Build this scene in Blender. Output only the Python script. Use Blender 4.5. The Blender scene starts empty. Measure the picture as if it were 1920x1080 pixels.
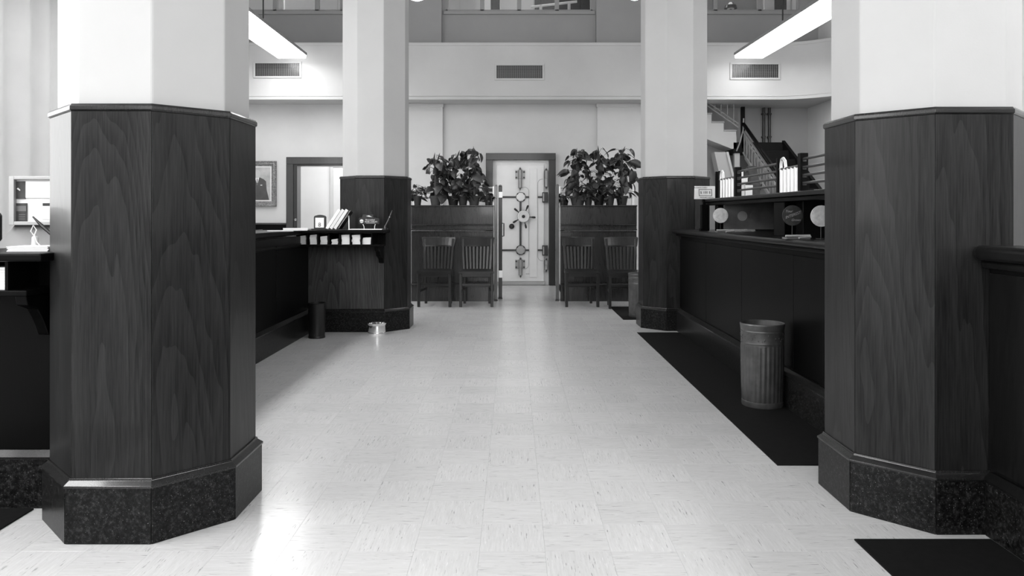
import bpy, bmesh, math, random
from mathutils import Vector, Matrix, Euler
PI = math.pi
random.seed(7)
scene = bpy.context.scene
C = scene.collection

# ------------------------------------------------------------------ camera, world, lights, exposure
VPX, HOR, FPX, EYE = 962.0, 404.0, 1400.0, 1.17
cam_d = bpy.data.cameras.new('camera')
cam_d.sensor_width = 36.0
cam_d.lens = FPX / 1920.0 * 36.0
cam_d.shift_x = (960.0 - VPX) / 1920.0
cam_d.shift_y = -(540.0 - HOR) / 1920.0
cam_d.clip_start = 0.05
cam = bpy.data.objects.new('camera', cam_d)
C.objects.link(cam)
cam.location = (0, 0, EYE)
cam.rotation_euler = (PI / 2, 0, 0)
scene.camera = cam

vs = scene.view_settings
vs.view_transform = 'Standard'
vs.look = 'None'
vs.gamma = 1.0
vs.use_curve_mapping = False
vs.exposure = 0.45

w = bpy.data.worlds.new('daylight')
scene.world = w
w.use_nodes = True
w.node_tree.nodes['Background'].inputs[0].default_value = (0.8, 0.8, 0.8, 1)
w.node_tree.nodes['Background'].inputs[1].default_value = 0.5

FIX = 13.0          # emission of the fluorescent diffusers
def area(name, loc, rot, sx, sy, e):
    d = bpy.data.lights.new(name, 'AREA')
    d.shape = 'RECTANGLE'; d.size = sx; d.size_y = sy; d.energy = e
    o = bpy.data.objects.new(name, d); C.objects.link(o)
    o.location = loc; o.rotation_euler = rot
    return o
# daylight through the street windows behind the camera (openings of wall_front)
for x, e in ((-2.9, 65), (0.0, 95), (2.9, 85)):
    area('street_window_daylight', (x, -2.42, 3.3), (PI / 2, 0, 0), 2.0, 4.2, e)
# daylight through the side windows (openings of wall_left)
area('side_window_daylight', (-5.02, 0.6, 2.9), (0, -PI / 2, 0), 3.6, 2.0, 95)
area('side_window_daylight', (-5.02, 4.3, 2.9), (0, -PI / 2, 0), 3.6, 2.0, 95)
# unseen fill lights added to brighten the doorway office and the mezzanine rooms
area('office_fill_light', (-3.0, 13.6, 2.85), (0, 0, 0), 1.0, 0.6, 22)
area('mezzanine_fill_light', (-3.9, 13.9, 7.3), (0, 0, 0), 1.4, 1.4, 120)
area('mezzanine_fill_light', (0.2, 13.9, 7.3), (0, 0, 0), 2.0, 0.8, 60)
area('mezzanine_fill_light', (4.0, 13.9, 7.3), (0, 0, 0), 1.4, 0.8, 25)

def at(px, py, Y):
    return Vector(((px - VPX) * Y / FPX, Y, EYE - (py - HOR) * Y / FPX))
def ax(px, Y): return (px - VPX) * Y / FPX
def az(py, Y): return EYE - (py - HOR) * Y / FPX

# ------------------------------------------------------------------ materials
def newmat(name):
    m = bpy.data.materials.new(name); m.use_nodes = True
    nt = m.node_tree
    return m, nt, nt.nodes['Principled BSDF']
def ramp(nt, fac, stops):
    r = nt.nodes.new('ShaderNodeValToRGB')
    e = r.color_ramp.elements
    while len(e) < len(stops): e.new(0.5)
    for i, (p, c) in enumerate(stops):
        e[i].position = p; e[i].color = (c, c, c, 1)
    nt.links.new(fac, r.inputs[0])
    return r.outputs[0]
def mapping(nt, src, scale, loc=(0, 0, 0)):
    mp = nt.nodes.new('ShaderNodeMapping')
    mp.inputs['Scale'].default_value = scale
    mp.inputs['Location'].default_value = loc
    nt.links.new(src, mp.inputs['Vector'])
    return mp.outputs[0]
def noise(nt, vec, scale, detail=4, rough=0.55, dist=0):
    n = nt.nodes.new('ShaderNodeTexNoise')
    n.inputs['Scale'].default_value = scale
    n.inputs['Detail'].default_value = detail
    n.inputs['Roughness'].default_value = rough
    n.inputs['Distortion'].default_value = dist
    nt.links.new(vec, n.inputs['Vector'])
    return n.outputs['Fac']
def mathn(nt, op, a, b=None, clamp=False):
    n = nt.nodes.new('ShaderNodeMath'); n.operation = op; n.use_clamp = clamp
    for i, v in enumerate((a, b)):
        if v is None: continue
        if isinstance(v, (int, float)): n.inputs[i].default_value = v
        else: nt.links.new(v, n.inputs[i])
    return n.outputs[0]
def mixc(nt, fac, a, b, mode='MIX'):
    n = nt.nodes.new('ShaderNodeMix'); n.data_type = 'RGBA'; n.blend_type = mode
    if isinstance(fac, (int, float)): n.inputs[0].default_value = fac
    else: nt.links.new(fac, n.inputs[0])
    for i, v in ((6, a), (7, b)):
        if isinstance(v, (int, float)): n.inputs[i].default_value = (v, v, v, 1)
        else: nt.links.new(v, n.inputs[i])
    return n.outputs[2]
def bump(nt, b, h, strength=0.2, dist=0.01):
    n = nt.nodes.new('ShaderNodeBump')
    n.inputs['Strength'].default_value = strength
    n.inputs['Distance'].default_value = dist
    nt.links.new(h, n.inputs['Height'])
    nt.links.new(n.outputs[0], b.inputs['Normal'])
def objco(nt):
    return nt.nodes.new('ShaderNodeTexCoord').outputs['Object']
def rnd(nt):
    return nt.nodes.new('ShaderNodeObjectInfo').outputs['Random']

def plain(name, v, rough=0.5, metal=0.0, coat=0.0, var=0.08, nscale=6.0, spec=0.5):
    m, nt, b = newmat(name)
    co = objco(nt)
    f = noise(nt, co, nscale, 5)
    c = ramp(nt, f, [(0.3, v * (1 - var)), (0.7, min(1, v * (1 + var)))])
    nt.links.new(c, b.inputs['Base Color'])
    b.inputs['Roughness'].default_value = rough
    b.inputs['Metallic'].default_value = metal
    b.inputs['Coat Weight'].default_value = coat
    b.inputs['Coat Roughness'].default_value = 0.08
    b.inputs['Specular IOR Level'].default_value = spec
    return m

def wood(name, lo, hi, rough=0.3, coat=0.5, fig=1.0, coatr=0.1, spec=0.4):
    m, nt, b = newmat(name)
    co = objco(nt)
    r = rnd(nt)
    off = nt.nodes.new('ShaderNodeCombineXYZ')
    nt.links.new(mathn(nt, 'MULTIPLY', mathn(nt, 'SUBTRACT', r, 0.5), 0.1), off.inputs[0])
    nt.links.new(mathn(nt, 'MULTIPLY', r, 3.0), off.inputs[1])
    nt.links.new(mathn(nt, 'MULTIPLY', mathn(nt, 'SUBTRACT', r, 0.3), 0.9), off.inputs[2])
    va = nt.nodes.new('ShaderNodeVectorMath'); va.operation = 'ADD'
    nt.links.new(co, va.inputs[0]); nt.links.new(off.outputs[0], va.inputs[1])
    p = va.outputs[0]
    # cathedral figure: long ellipses up the board, bent by slow noise
    q = mapping(nt, p, (1.0, 0.25, 0.15))
    n1 = nt.nodes.new('ShaderNodeTexNoise'); n1.inputs['Scale'].default_value = 4.0
    n1.inputs['Detail'].default_value = 3
    nt.links.new(q, n1.inputs['Vector'])
    vm = nt.nodes.new('ShaderNodeVectorMath'); vm.operation = 'MULTIPLY_ADD'
    nt.links.new(n1.outputs['Color'], vm.inputs[0]); vm.inputs[1].default_value = (0.10,) * 3
    nt.links.new(q, vm.inputs[2])
    ln = nt.nodes.new('ShaderNodeVectorMath'); ln.operation = 'LENGTH'
    nt.links.new(vm.outputs[0], ln.inputs[0])
    s = mathn(nt, 'FRACT', mathn(nt, 'MULTIPLY', ln.outputs['Value'], 95.0))
    fine = noise(nt, mapping(nt, p, (60, 60, 2.2)), 3.0, 4, 0.6)
    slow = noise(nt, mapping(nt, p, (3, 3, 0.5)), 1.5, 3)
    f = mathn(nt, 'ADD', mathn(nt, 'MULTIPLY', s, 0.14 * fig),
              mathn(nt, 'ADD', mathn(nt, 'MULTIPLY', fine, 0.55), mathn(nt, 'MULTIPLY', slow, 0.45)))
    c = ramp(nt, f, [(0.35, lo), (0.62, (lo + hi) * 0.5), (0.95, hi)])
    nt.links.new(c, b.inputs['Base Color'])
    b.inputs['Roughness'].default_value = rough
    b.inputs['Coat Weight'].default_value = coat
    b.inputs['Coat Roughness'].default_value = coatr
    b.inputs['Specular IOR Level'].default_value = spec
    bump(nt, b, fine, 0.06, 0.002)
    return m

def granite_mat():
    m, nt, b = newmat('speckled granite')
    b.inputs['Specular IOR Level'].default_value = 0.15
    co = objco(nt)
    geo = nt.nodes.new('ShaderNodeNewGeometry').outputs['Position']
    f1 = noise(nt, geo, 70, 4, 0.75)
    f2 = noise(nt, geo, 190, 2, 0.6)
    c1 = ramp(nt, f1, [(0.36, 0.002), (0.52, 0.008), (0.66, 0.032)])
    c2 = ramp(nt, f2, [(0.66, 0.0), (0.74, 0.16)])
    c = mixc(nt, 1.0, c1, c2, 'ADD')
    nt.links.new(c, b.inputs['Base Color'])
    b.inputs['Roughness'].default_value = 0.28
    return m

def floor_mat():
    m, nt, b = newmat('streaked vinyl tile')
    pos = nt.nodes.new('ShaderNodeNewGeometry').outputs['Position']
    T = 0.2286
    g = mapping(nt, pos, (1 / T, 1 / T, 1.0), (0.117 / T, -2.83 / T, 0.5))
    ck = nt.nodes.new('ShaderNodeTexChecker'); ck.inputs['Scale'].default_value = 1.0
    ck.inputs['Color1'].default_value = (1, 1, 1, 1); ck.inputs['Color2'].default_value = (0, 0, 0, 1)
    flat = nt.nodes.new('ShaderNodeVectorMath'); flat.operation = 'MULTIPLY_ADD'
    flat.inputs[1].default_value = (1, 1, 0); flat.inputs[2].default_value = (0, 0, 0.5)
    nt.links.new(g, flat.inputs[0]); nt.links.new(flat.outputs[0], ck.inputs['Vector'])
    fl = nt.nodes.new('ShaderNodeVectorMath'); fl.operation = 'FLOOR'
    nt.links.new(flat.outputs[0], fl.inputs[0])
    wn = nt.nodes.new('ShaderNodeTexWhiteNoise'); wn.noise_dimensions = '2D'
    nt.links.new(fl.outputs[0], wn.inputs['Vector'])
    def streak(sx, sy, seed):
        a = noise(nt, mapping(nt, pos, (sx, sy, 1), (seed, seed * 2, .37)), 1.0, 3, 0.6, 0.0)
        d = ramp(nt, a, [(0.29, 1.0), (0.37, 0.0)])
        l = ramp(nt, a, [(0.66, 0.0), (0.74, 1.0)])
        base = noise(nt, mapping(nt, pos, (sx * 0.7, sy * 0.7, 1), (seed + 5, 0, .37)), 1.0, 5, 0.7)
        return d, l, base
    dx, lx, bx = streak(15, 190, 1.3)
    dy, ly, by = streak(190, 15, 8.1)
    dark = mixc(nt, ck.outputs[0], dx, dy)
    light = mixc(nt, ck.outputs[0], lx, ly)
    bs = mixc(nt, ck.outputs[0], bx, by)
    v = ramp(nt, bs, [(0.3, 0.58), (0.7, 0.69)])
    t = ramp(nt, wn.outputs['Value'], [(0.0, 0.94), (1.0, 1.0)])
    v = mixc(nt, 1.0, v, t, 'MULTIPLY')
    v = mixc(nt, mathn(nt, 'MULTIPLY', dark, 0.65), v, 0.12)
    v = mixc(nt, mathn(nt, 'MULTIPLY', light, 0.6), v, 0.88)
    nt.links.new(v, b.inputs['Base Color'])
    pz = mapping(nt, pos, (1, 1, 1), (0.2, 0.1, 0.437))
    b.inputs['Roughness'].default_value = 0.22
    bump(nt, b, noise(nt, pz, 9.0, 2), 0.04, 0.01)
    return m

def plaster(name, v):
    m, nt, b = newmat(name)
    pos = nt.nodes.new('ShaderNodeNewGeometry').outputs['Position']
    f = noise(nt, pos, 1.6, 5, 0.6)
    c = ramp(nt, f, [(0.3, v * 0.95), (0.7, v * 1.03)])
    nt.links.new(c, b.inputs['Base Color'])
    b.inputs['Roughness'].default_value = 0.55
    b.inputs['Specular IOR Level'].default_value = 0.3
    bump(nt, b, noise(nt, pos, 120, 3), 0.08, 0.003)
    return m

def emit(name, v, strength):
    m, nt, b = newmat(name)
    f = noise(nt, objco(nt), 3.0, 2)
    c = ramp(nt, f, [(0.3, v * 0.97), (0.7, v)])
    nt.links.new(c, b.inputs['Emission Color'])
    b.inputs['Base Color'].default_value = (0.8, 0.8, 0.8, 1)
    b.inputs['Emission Strength'].default_value = strength
    return m

def glass_mat():
    m, nt, b = newmat('window glass')
    nt.nodes.remove(b)
    out = nt.nodes['Material Output']
    t = nt.nodes.new('ShaderNodeBsdfTransparent'); t.inputs[0].default_value = (0.92, 0.92, 0.92, 1)
    g = nt.nodes.new('ShaderNodeBsdfGlossy'); g.inputs['Roughness'].default_value = 0.03
    mx = nt.nodes.new('ShaderNodeMixShader'); mx.inputs[0].default_value = 0.07
    nt.links.new(t.outputs[0], mx.inputs[1]); nt.links.new(g.outputs[0], mx.inputs[2])
    nt.links.new(mx.outputs[0], out.inputs['Surface'])
    return m

def vault_mat():
    m, nt, b = newmat('white vault enamel')
    co = objco(nt)
    f = noise(nt, co, 3.0, 5)
    c = ramp(nt, f, [(0.3, 0.85), (0.7, 0.93)])
    d = noise(nt, mapping(nt, co, (2, 1, 4)), 3.0, 6, 0.7)
    sp = ramp(nt, d, [(0.68, 0.0), (0.78, 1.0)])
    c = mixc(nt, mathn(nt, 'MULTIPLY', sp, 0.25), c, 0.2)
    nt.links.new(c, b.inputs['Base Color'])
    b.inputs['Roughness'].default_value = 0.42
    b.inputs['Metallic'].default_value = 0.0
    return m

M = {}
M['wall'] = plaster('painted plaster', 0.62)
M['white'] = plaster('white plaster', 0.78)
M['shaft'] = plaster('column paint', 0.47)
M['mezz'] = plaster('shaded mezzanine paint', 0.33)  # shade above the fixture housings is put into this darker colour
M['ceil'] = plaster('ceiling paint', 0.6)
M['frieze'] = plaster('balcony paint', 0.54)
M['floor'] = floor_mat()
M['granite'] = granite_mat()
M['wood'] = wood('walnut veneer', 0.002, 0.036, 0.36, 0.1, 1.0, 0.08, 0.12)
M['wood_fig'] = wood('figured walnut', 0.007, 0.085, 0.4, 0.2, 1.3, 0.1, 0.25)
M['dwood'] = wood('dark lacquered wood', 0.001, 0.004, 0.4, 0.02, 0.6, 0.1, 0.07)
M['mould'] = wood('polished moulding wood', 0.004, 0.03, 0.25, 0.4, 0.4, 0.08, 0.3)
M['nwood'] = wood('near counter wood', 0.002, 0.012, 0.35, 0.12, 0.6, 0.1, 0.2)
M['cwood'] = wood('chair wood', 0.005, 0.026, 0.3, 0.2, 0.4)
M['pwood'] = wood('partition wood', 0.008, 0.045, 0.25, 0.5, 0.8, 0.06)
M['trim'] = wood('grey painted trim', 0.035, 0.07, 0.35, 0.2, 0.3)
M['casing'] = wood('dark door casing', 0.014, 0.03, 0.35, 0.3, 0.3)
M['mat'] = plain('rubber mat', 0.006, 0.8, var=0.25, nscale=30, spec=0.15)
M['black'] = plain('black lacquer', 0.008, 0.3, coat=0.3)
M['paper'] = plain('white paper', 0.82, 0.7, var=0.03)
M['paper2'] = plain('grey card', 0.45, 0.7, var=0.05)
M['paper3'] = plain('pale card', 0.65, 0.7, var=0.04)
M['dcard'] = plain('dark card', 0.03, 0.6, var=0.4, nscale=25)
M['chrome'] = plain('polished chrome', 0.8, 0.14, 1.0, var=0.03)
M['alu'] = plain('bright aluminium', 0.85, 0.35, 0.6, var=0.03)
M['iron'] = plain('dark steel', 0.05, 0.35, 0.6, var=0.15)
M['tin'] = plain('embossed tin', 0.085, 0.4, 0.4, var=0.3, nscale=14)
M['dtin'] = plain('dark tin', 0.012, 0.4, 0.2, var=0.2)
M['vault'] = vault_mat()
M['vgrey'] = plain('grey enamel', 0.4, 0.35, 0.2)
M['leaf'] = plain('dark green leaf', 0.026, 0.35, var=0.4, nscale=9)
M['leaf2'] = plain('pale green leaf', 0.06, 0.4, var=0.3, nscale=9)
M['stem'] = plain('plant stem', 0.06, 0.6)
M['pole'] = plain('moss pole', 0.06, 0.9, var=0.4, nscale=60)
M['pot'] = plain('clay pot', 0.07, 0.7, var=0.2)
M['pot2'] = plain('dark pot', 0.02, 0.5, var=0.2)
M['soil'] = plain('potting soil', 0.015, 0.95, var=0.4, nscale=40)
M['light'] = emit('fluorescent diffuser', 1.0, FIX)
M['light2'] = emit('dimmer fluorescent diffuser', 1.0, FIX * 0.58)
M['light3'] = emit('dimmed fluorescent diffuser', 1.0, FIX * 0.5)  # middle fixtures turned down to darken the far floor
M['light4'] = emit('dimmed right fluorescent diffuser', 1.0, FIX * 0.3)  # same turning down for the middle fixtures over the tellers
M['light5'] = emit('boosted fluorescent diffuser', 1.0, FIX * 1.25)  # emission raised to brighten the near floor
M['housing'] = plain('grey fixture housing', 0.25, 0.45)
M['glass'] = glass_mat()
M['gilt'] = plain('gilt frame', 0.22, 0.45, 0.3, var=0.5, nscale=40)
M['canvas'] = plain('painted canvas', 0.42, 0.7, var=0.45, nscale=3)
M['suit'] = plain('painted suit', 0.07, 0.7, var=0.2)
M['skin'] = plain('painted face', 0.5, 0.7, var=0.1)
M['steel'] = plain('stair steel paint', 0.28, 0.5)
M['conc'] = plaster('stair plaster', 0.5)
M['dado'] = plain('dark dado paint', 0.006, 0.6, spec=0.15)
M['curtain'] = plain('white drape', 0.58, 0.85, var=0.05, nscale=2)
M['print'] = plain('black print', 0.015, 0.7)
M['wprint'] = plain('white print', 0.75, 0.7)
M['slope'] = plain('grey sloped base', 0.12, 0.5)
M['grey'] = plain('grey plate', 0.12, 0.35, var=0.3, nscale=8)
M['silver'] = plain('silvered disc', 0.7, 0.4, 0.1, var=0.25, nscale=30)
M['brown'] = plain('dark disc', 0.03, 0.4, var=0.4, nscale=40)
M['blind'] = plain('white blind slat', 0.75, 0.5, var=0.03)

# ------------------------------------------------------------------ mesh helpers
class MB:
    def __init__(s): s.v = []; s.f = []; s.M = None
    def add(s, vs, fs):
        n = len(s.v)
        if s.M is not None: vs = [s.M @ Vector(p) for p in vs]
        s.v += [tuple(p) for p in vs]
        s.f += [tuple(i + n for i in f) for f in fs]
        return s
    def box(s, x0, x1, y0, y1, z0, z1):
        if x0 > x1: x0, x1 = x1, x0
        if y0 > y1: y0, y1 = y1, y0
        if z0 > z1: z0, z1 = z1, z0
        return s.add([(x0, y0, z0), (x1, y0, z0), (x1, y1, z0), (x0, y1, z0), (x0, y0, z1), (x1, y0, z1), (x1, y1, z1), (x0, y1, z1)],
                     [(0, 3, 2, 1), (4, 5, 6, 7), (0, 1, 5, 4), (1, 2, 6, 5), (2, 3, 7, 6), (3, 0, 4, 7)])
    def bar(s, p, q, w, h, up=(0, 0, 1)):
        p, q, up = Vector(p), Vector(q), Vector(up)
        d = (q - p).normalized(); sd = d.cross(up).normalized(); u = sd.cross(d)
        vs = []
        for c in (p, q):
            for a, b in ((-1, -1), (1, -1), (1, 1), (-1, 1)):
                vs.append(c + sd * a * w / 2 + u * b * h / 2)
        return s.add(vs, [(0, 1, 2, 3), (7, 6, 5, 4), (0, 4, 5, 1), (1, 5, 6, 2), (2, 6, 7, 3), (3, 7, 4, 0)])
    def prism(s, pts, plane, a, b):
        n = len(pts); vs = []
        for t in (a, b):
            for (u, v) in pts:
                vs.append((u, v, t) if plane == 'xy' else ((u, t, v) if plane == 'xz' else (t, u, v)))
        fs = [tuple(range(n)), tuple(range(2 * n - 1, n - 1, -1))]
        fs += [(i, i + n, (i + 1) % n + n, (i + 1) % n) for i in range(n)]
        return s.add(vs, fs)
    def tube(s, pts, r, n=8, cap=True):
        pts = [Vector(p) for p in pts]
        rs = r if isinstance(r, (list, tuple)) else [r] * len(pts)
        vs = []; fs = []
        prev = None
        for i, p in enumerate(pts):
            d = (pts[min(i + 1, len(pts) - 1)] - pts[max(i - 1, 0)]).normalized()
            if prev is None:
                ref = Vector((0, 0, 1)) if abs(d.z) < 0.9 else Vector((1, 0, 0))
                sd = d.cross(ref).normalized()
            else:
                sd = (prev - d * prev.dot(d)).normalized()
            prev = sd
            u = sd.cross(d)
            for k in range(n):
                a = 2 * PI * k / n
                vs.append(p + (sd * math.cos(a) + u * math.sin(a)) * rs[i])
        for i in range(len(pts) - 1):
            for k in range(n):
                fs.append((i * n + k, i * n + (k + 1) % n, (i + 1) * n + (k + 1) % n, (i + 1) * n + k))
        if cap:
            fs.append(tuple(range(n - 1, -1, -1))); fs.append(tuple(range((len(pts) - 1) * n, len(pts) * n)))
        return s.add(vs, fs)
    def lathe(s, prof, n=24, c=(0, 0, 0), axis='z', fl=None):
        vs = []; fs = []
        for (r, z) in prof:
            for k in range(n):
                a = 2 * PI * k / n
                rr = r * (fl(k, z) if fl else 1)
                x, y = rr * math.cos(a), rr * math.sin(a)
                p = (x, y, z) if axis == 'z' else ((x, z, y) if axis == 'y' else (z, x, y))
                vs.append((p[0] + c[0], p[1] + c[1], p[2] + c[2]))
        for i in range(len(prof) - 1):
            for k in range(n):
                fs.append((i * n + k, i * n + (k + 1) % n, (i + 1) * n + (k + 1) % n, (i + 1) * n + k))
        fs.append(tuple(range(n - 1, -1, -1))); fs.append(tuple(range((len(prof) - 1) * n, len(prof) * n)))
        return s.add(vs, fs)
    def mesh(s, name, mat, bev=0, seg=2, smooth=None):
        if smooth is None: smooth = 0 if bev else 30
        me = bpy.data.meshes.new(name)
        me.from_pydata(s.v, [], s.f)
        bm = bmesh.new(); bm.from_mesh(me)
        bmesh.ops.recalc_face_normals(bm, faces=bm.faces)
        if bev:
            es = [e for e in bm.edges if len(e.link_faces) == 2 and e.calc_face_angle(0) > 0.5]
            bmesh.ops.bevel(bm, geom=es, offset=bev, segments=seg, profile=0.5, affect='EDGES', clamp_overlap=True)
        bm.to_mesh(me); bm.free()
        if smooth:
            for p in me.polygons: p.use_smooth = True
            me.set_sharp_from_angle(angle=math.radians(smooth))
        me.materials.append(M[mat] if isinstance(mat, str) else mat)
        return me
    def build(s, name, mat, parent=None, loc=(0, 0, 0), rotz=0, bev=0, seg=2, smooth=None):
        return link(name, s.mesh(name, mat, bev, seg, smooth), parent, loc, rotz)

def link(name, data, parent=None, loc=(0, 0, 0), rotz=0):
    o = bpy.data.objects.new(name, data)
    C.objects.link(o)
    o.location = loc
    if rotz: o.rotation_euler = (0, 0, rotz)
    if parent: o.parent = parent
    return o
def tag(o, label, cat, group=None, kind=None):
    o['label'] = label; o['category'] = cat
    if group: o['group'] = group
    if kind: o['kind'] = kind
    return o
def thing(name, label, cat, loc=(0, 0, 0), rotz=0, group=None, kind=None):
    o = link(name, None, None, loc, rotz)
    o.empty_display_size = 0.1
    return tag(o, label, cat, group, kind)
def struct(name, mb, mat, label=None, cat=None, bev=0, parent=None):
    o = mb.build(name, mat, parent, bev=bev)
    if parent is None:
        o['kind'] = 'structure'
        if label: o['label'] = label; o['category'] = cat
    return o
def copy_tree(root, loc, rotz, label=None):
    r = root.copy(); C.objects.link(r); r.location = loc; r.rotation_euler = (0, 0, rotz)
    if label: r['label'] = label
    for ch in list(root.children):
        c = ch.copy(); C.objects.link(c); c.parent = r
        for g in ch.children:
            d = g.copy(); C.objects.link(d); d.parent = c
    return r
def text(name, body, size, parent, loc, mat, shear=0.0, rot=(PI / 2, 0, 0), sx=1.0):
    cu = bpy.data.curves.new(name, 'FONT')
    cu.body = body; cu.size = size; cu.align_x = 'CENTER'; cu.align_y = 'CENTER'
    cu.extrude = 0.0004; cu.shear = shear; cu.space_character = 1.02
    cu.materials.append(M[mat])
    tmp = bpy.data.objects.new('tmp', cu); C.objects.link(tmp)
    bpy.context.view_layer.update()
    me = bpy.data.meshes.new_from_object(tmp.evaluated_get(bpy.context.evaluated_depsgraph_get()))
    bpy.data.objects.remove(tmp)
    me.name = name
    o = link(name, me, parent, loc)
    o.rotation_euler = rot; o.scale = (sx, 1, 1)
    return o

YB = 12.6       # main back wall
YF = 12.1       # balcony front
ZF0, ZF1 = 3.045, 3.97
XL, XR = -5.1, 5.15
ZC = 8.0
YA_ = 13.06

# ------------------------------------------------------------------ floor and tiles
T = 0.2286
TX0, TY0 = -0.117, 2.83
fl = struct('floor', MB().box(XL - 0.2, XR + 0.2, -2.8, 14.9, -0.1, -0.004), 'floor', 'light streaked vinyl tile floor of the banking hall', 'floor')
g = 0.0002
tile_mb = MB()
h = T / 2 - g
tile_mb.add([(-h, -h, -.004), (h, -h, -.004), (h, h, -.004), (-h, h, -.004), (-h, -h, -.0003), (h, -h, -.0003), (h, h, -.0003), (-h, h, -.0003),
             (-h + .0005, -h + .0005, 0), (h - .0005, -h + .0005, 0), (h - .0005, h - .0005, 0), (-h + .0005, h - .0005, 0)],
            [(0, 1, 5, 4), (1, 2, 6, 5), (2, 3, 7, 6), (3, 0, 4, 7), (4, 5, 9, 8), (5, 6, 10, 9), (6, 7, 11, 10), (7, 4, 8, 11), (8, 9, 10, 11)])
tile_me = tile_mb.mesh('tile', 'floor', smooth=0)
cells = []
for i in range(-24, 26):
    for j in range(-24, 44):
        cx, cy = TX0 + (i + .5) * T, TY0 + (j + .5) * T
        if cx < XL or cx > XR or cy < -2.6 or cy > 12.5: continue
        vis = cy > 2.2 and (-1.5 < cx < 1.5 if cy > 2.6 else -0.70 * cy - 0.2 < cx < 0.72 * cy) and abs(cx) < 0.72 * cy + .2
        if cx < -1.0 and 2.6 < cy < 3.5 and cx > -1.8: vis = False
        cells.append((0 if vis else 1, cy, cx))
cells.sort()
far = MB()
for n, (vv, cy, cx) in enumerate(cells):
    if n < 300 and vv == 0:
        link('tile', tile_me, fl, (cx, cy, 0))
    else:
        far.add([(x + cx, y + cy, z) for x, y, z in tile_mb.v], tile_mb.f)
o = far.build('tile_field', 'floor', fl, smooth=0); o['kind'] = 'stuff'

# ------------------------------------------------------------------ walls, ceiling
struct('ceiling', MB().box(XL - .2, XR + .2, -2.8, 15.2, ZC, ZC + .15), 'ceil')
mb = MB()   # left wall with two side-window openings
zs0, zs1 = 1.05, 4.75
mb.box(XL - .2, XL, -2.8, 15.2, 0, zs0); mb.box(XL - .2, XL, -2.8, 15.2, zs1, ZC)
for a, b in ((-2.8, -.45), (1.65, 3.25), (5.35, 15.2)): mb.box(XL - .2, XL, a, b, zs0, zs1)
struct('wall_left', mb, 'white')
struct('wall_right', MB().box(XR, XR + .2, -2.8, 15.2, 0, ZC), 'wall')
mb = MB()
mb.box(XL, XR, -2.7, -2.5, 0, 1.15); mb.box(XL, XR, -2.7, -2.5, 5.45, ZC)
for a, b in ((XL, -3.95), (-1.85, -1.05), (1.05, 1.85), (3.95, XR)): mb.box(a, b, -2.7, -2.5, 1.15, 5.45)
struct('wall_front', mb, 'wall')
# back wall: openings for doorway, vault, alcove, three mezzanine windows
DX0, DX1, DZ1 = ax(551, YB), -2.25, az(308, YB)
VX0, VX1, VZ1 = ax(921, YB), ax(1031, YB), az(299, YB)
AX0 = 2.7
WZ0, WZ1 = az(21, YB), 6.4
wins = [(ax(455, YB), ax(641, YB)), (ax(836, YB), ax(1111, YB)), (3.2, ax(1500, YB))]
mb = MB()
mb.box(XL, DX0, YB, YB + .2, 0, ZF0 + .1); mb.box(DX0, DX1, YB, YB + .2, DZ1, ZF0 + .1)
mb.box(DX1, VX0, YB, YB + .2, 0, ZF0 + .1); mb.box(VX0, VX1, YB, YB + .2, VZ1, ZF0 + .1)
mb.box(VX1, AX0, YB, YB + .2, 0, ZF0 + .1)
wall_back = struct('wall_back', mb, 'wall')
for x0, x1 in ((-2.1, ax(830, 12.52)), (ax(1120, 12.52), 2.2)):
    p = MB().box(x0, x1, YB - .08, YB, 0, ZF0 - .06).build('pilaster', 'wall', wall_back)
    MB().box(x0 - .015, x1 + .015, YB - .1, YB, ZF0 - .06, ZF0).build('pilaster_cap', 'wall', p, bev=.006)
mb = MB()
mb.box(XL, XR, YB, YB + .15, ZF1, WZ0); mb.box(XL, XR, YB, YB + .15, WZ1, ZC)
for a, b in ((XL, wins[0][0]), (wins[0][1], wins[1][0]), (wins[1][1], wins[2][0]), (wins[2][1], XR)):
    mb.box(a, b, YB, YB + .15, WZ0, WZ1)
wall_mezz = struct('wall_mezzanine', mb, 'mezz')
for x0, x1 in ((-2.1, ax(828, 12.5)), (ax(1118, 12.5), 2.2)):
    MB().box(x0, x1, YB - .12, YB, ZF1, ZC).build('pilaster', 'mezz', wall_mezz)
# rooms behind
mb = MB()
mb.box(XL, XR, 14.6, 14.75, ZF1, 7.5)
struct('wall_mezzanine_back', mb, 'wall')
struct('floor_mezzanine', MB().box(XL, XR, YA_, 14.6, ZF1 - .1, ZF1), 'wall')
struct('ceiling_mezzanine', MB().box(XL, XR, YB + .15, 14.6, 7.5, 7.6), 'wall')
mb = MB()
mb.box(-4.3, -2.0, 14.4, 14.5, 0, 3.0); mb.box(-4.4, -4.3, YB + .2, 14.5, 0, 3.0); mb.box(-2.0, -1.9, YB + .2, 14.5, 0, 3.0); mb.box(-4.4, -1.9, YB + .2, 14.5, 3.0, 3.1)
office = struct('wall_office', mb, 'white')
MB().box(-3.46, -2.62, 14.375, 14.4, 0, 2.1).build('door_leaf', 'white', office, bev=.004)
MB().box(-3.52, -3.46, 14.36, 14.4, 0, 2.16).box(-2.62, -2.56, 14.36, 14.4, 0, 2.16).box(-3.52, -2.56, 14.36, 14.4, 2.1, 2.16).build('door_frame', 'wall', office, bev=.004)
# alcove with the stairs
YA = 13.05
mb = MB()
mb.box(AX0, XR + .2, YA, YA + .1, 0, ZF0 + .1); mb.box(AX0 - .1, AX0, YB + .2, YA, 0, ZF0 + .1)
struct('wall_alcove', mb, plaster('alcove paint', 0.34))

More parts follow.
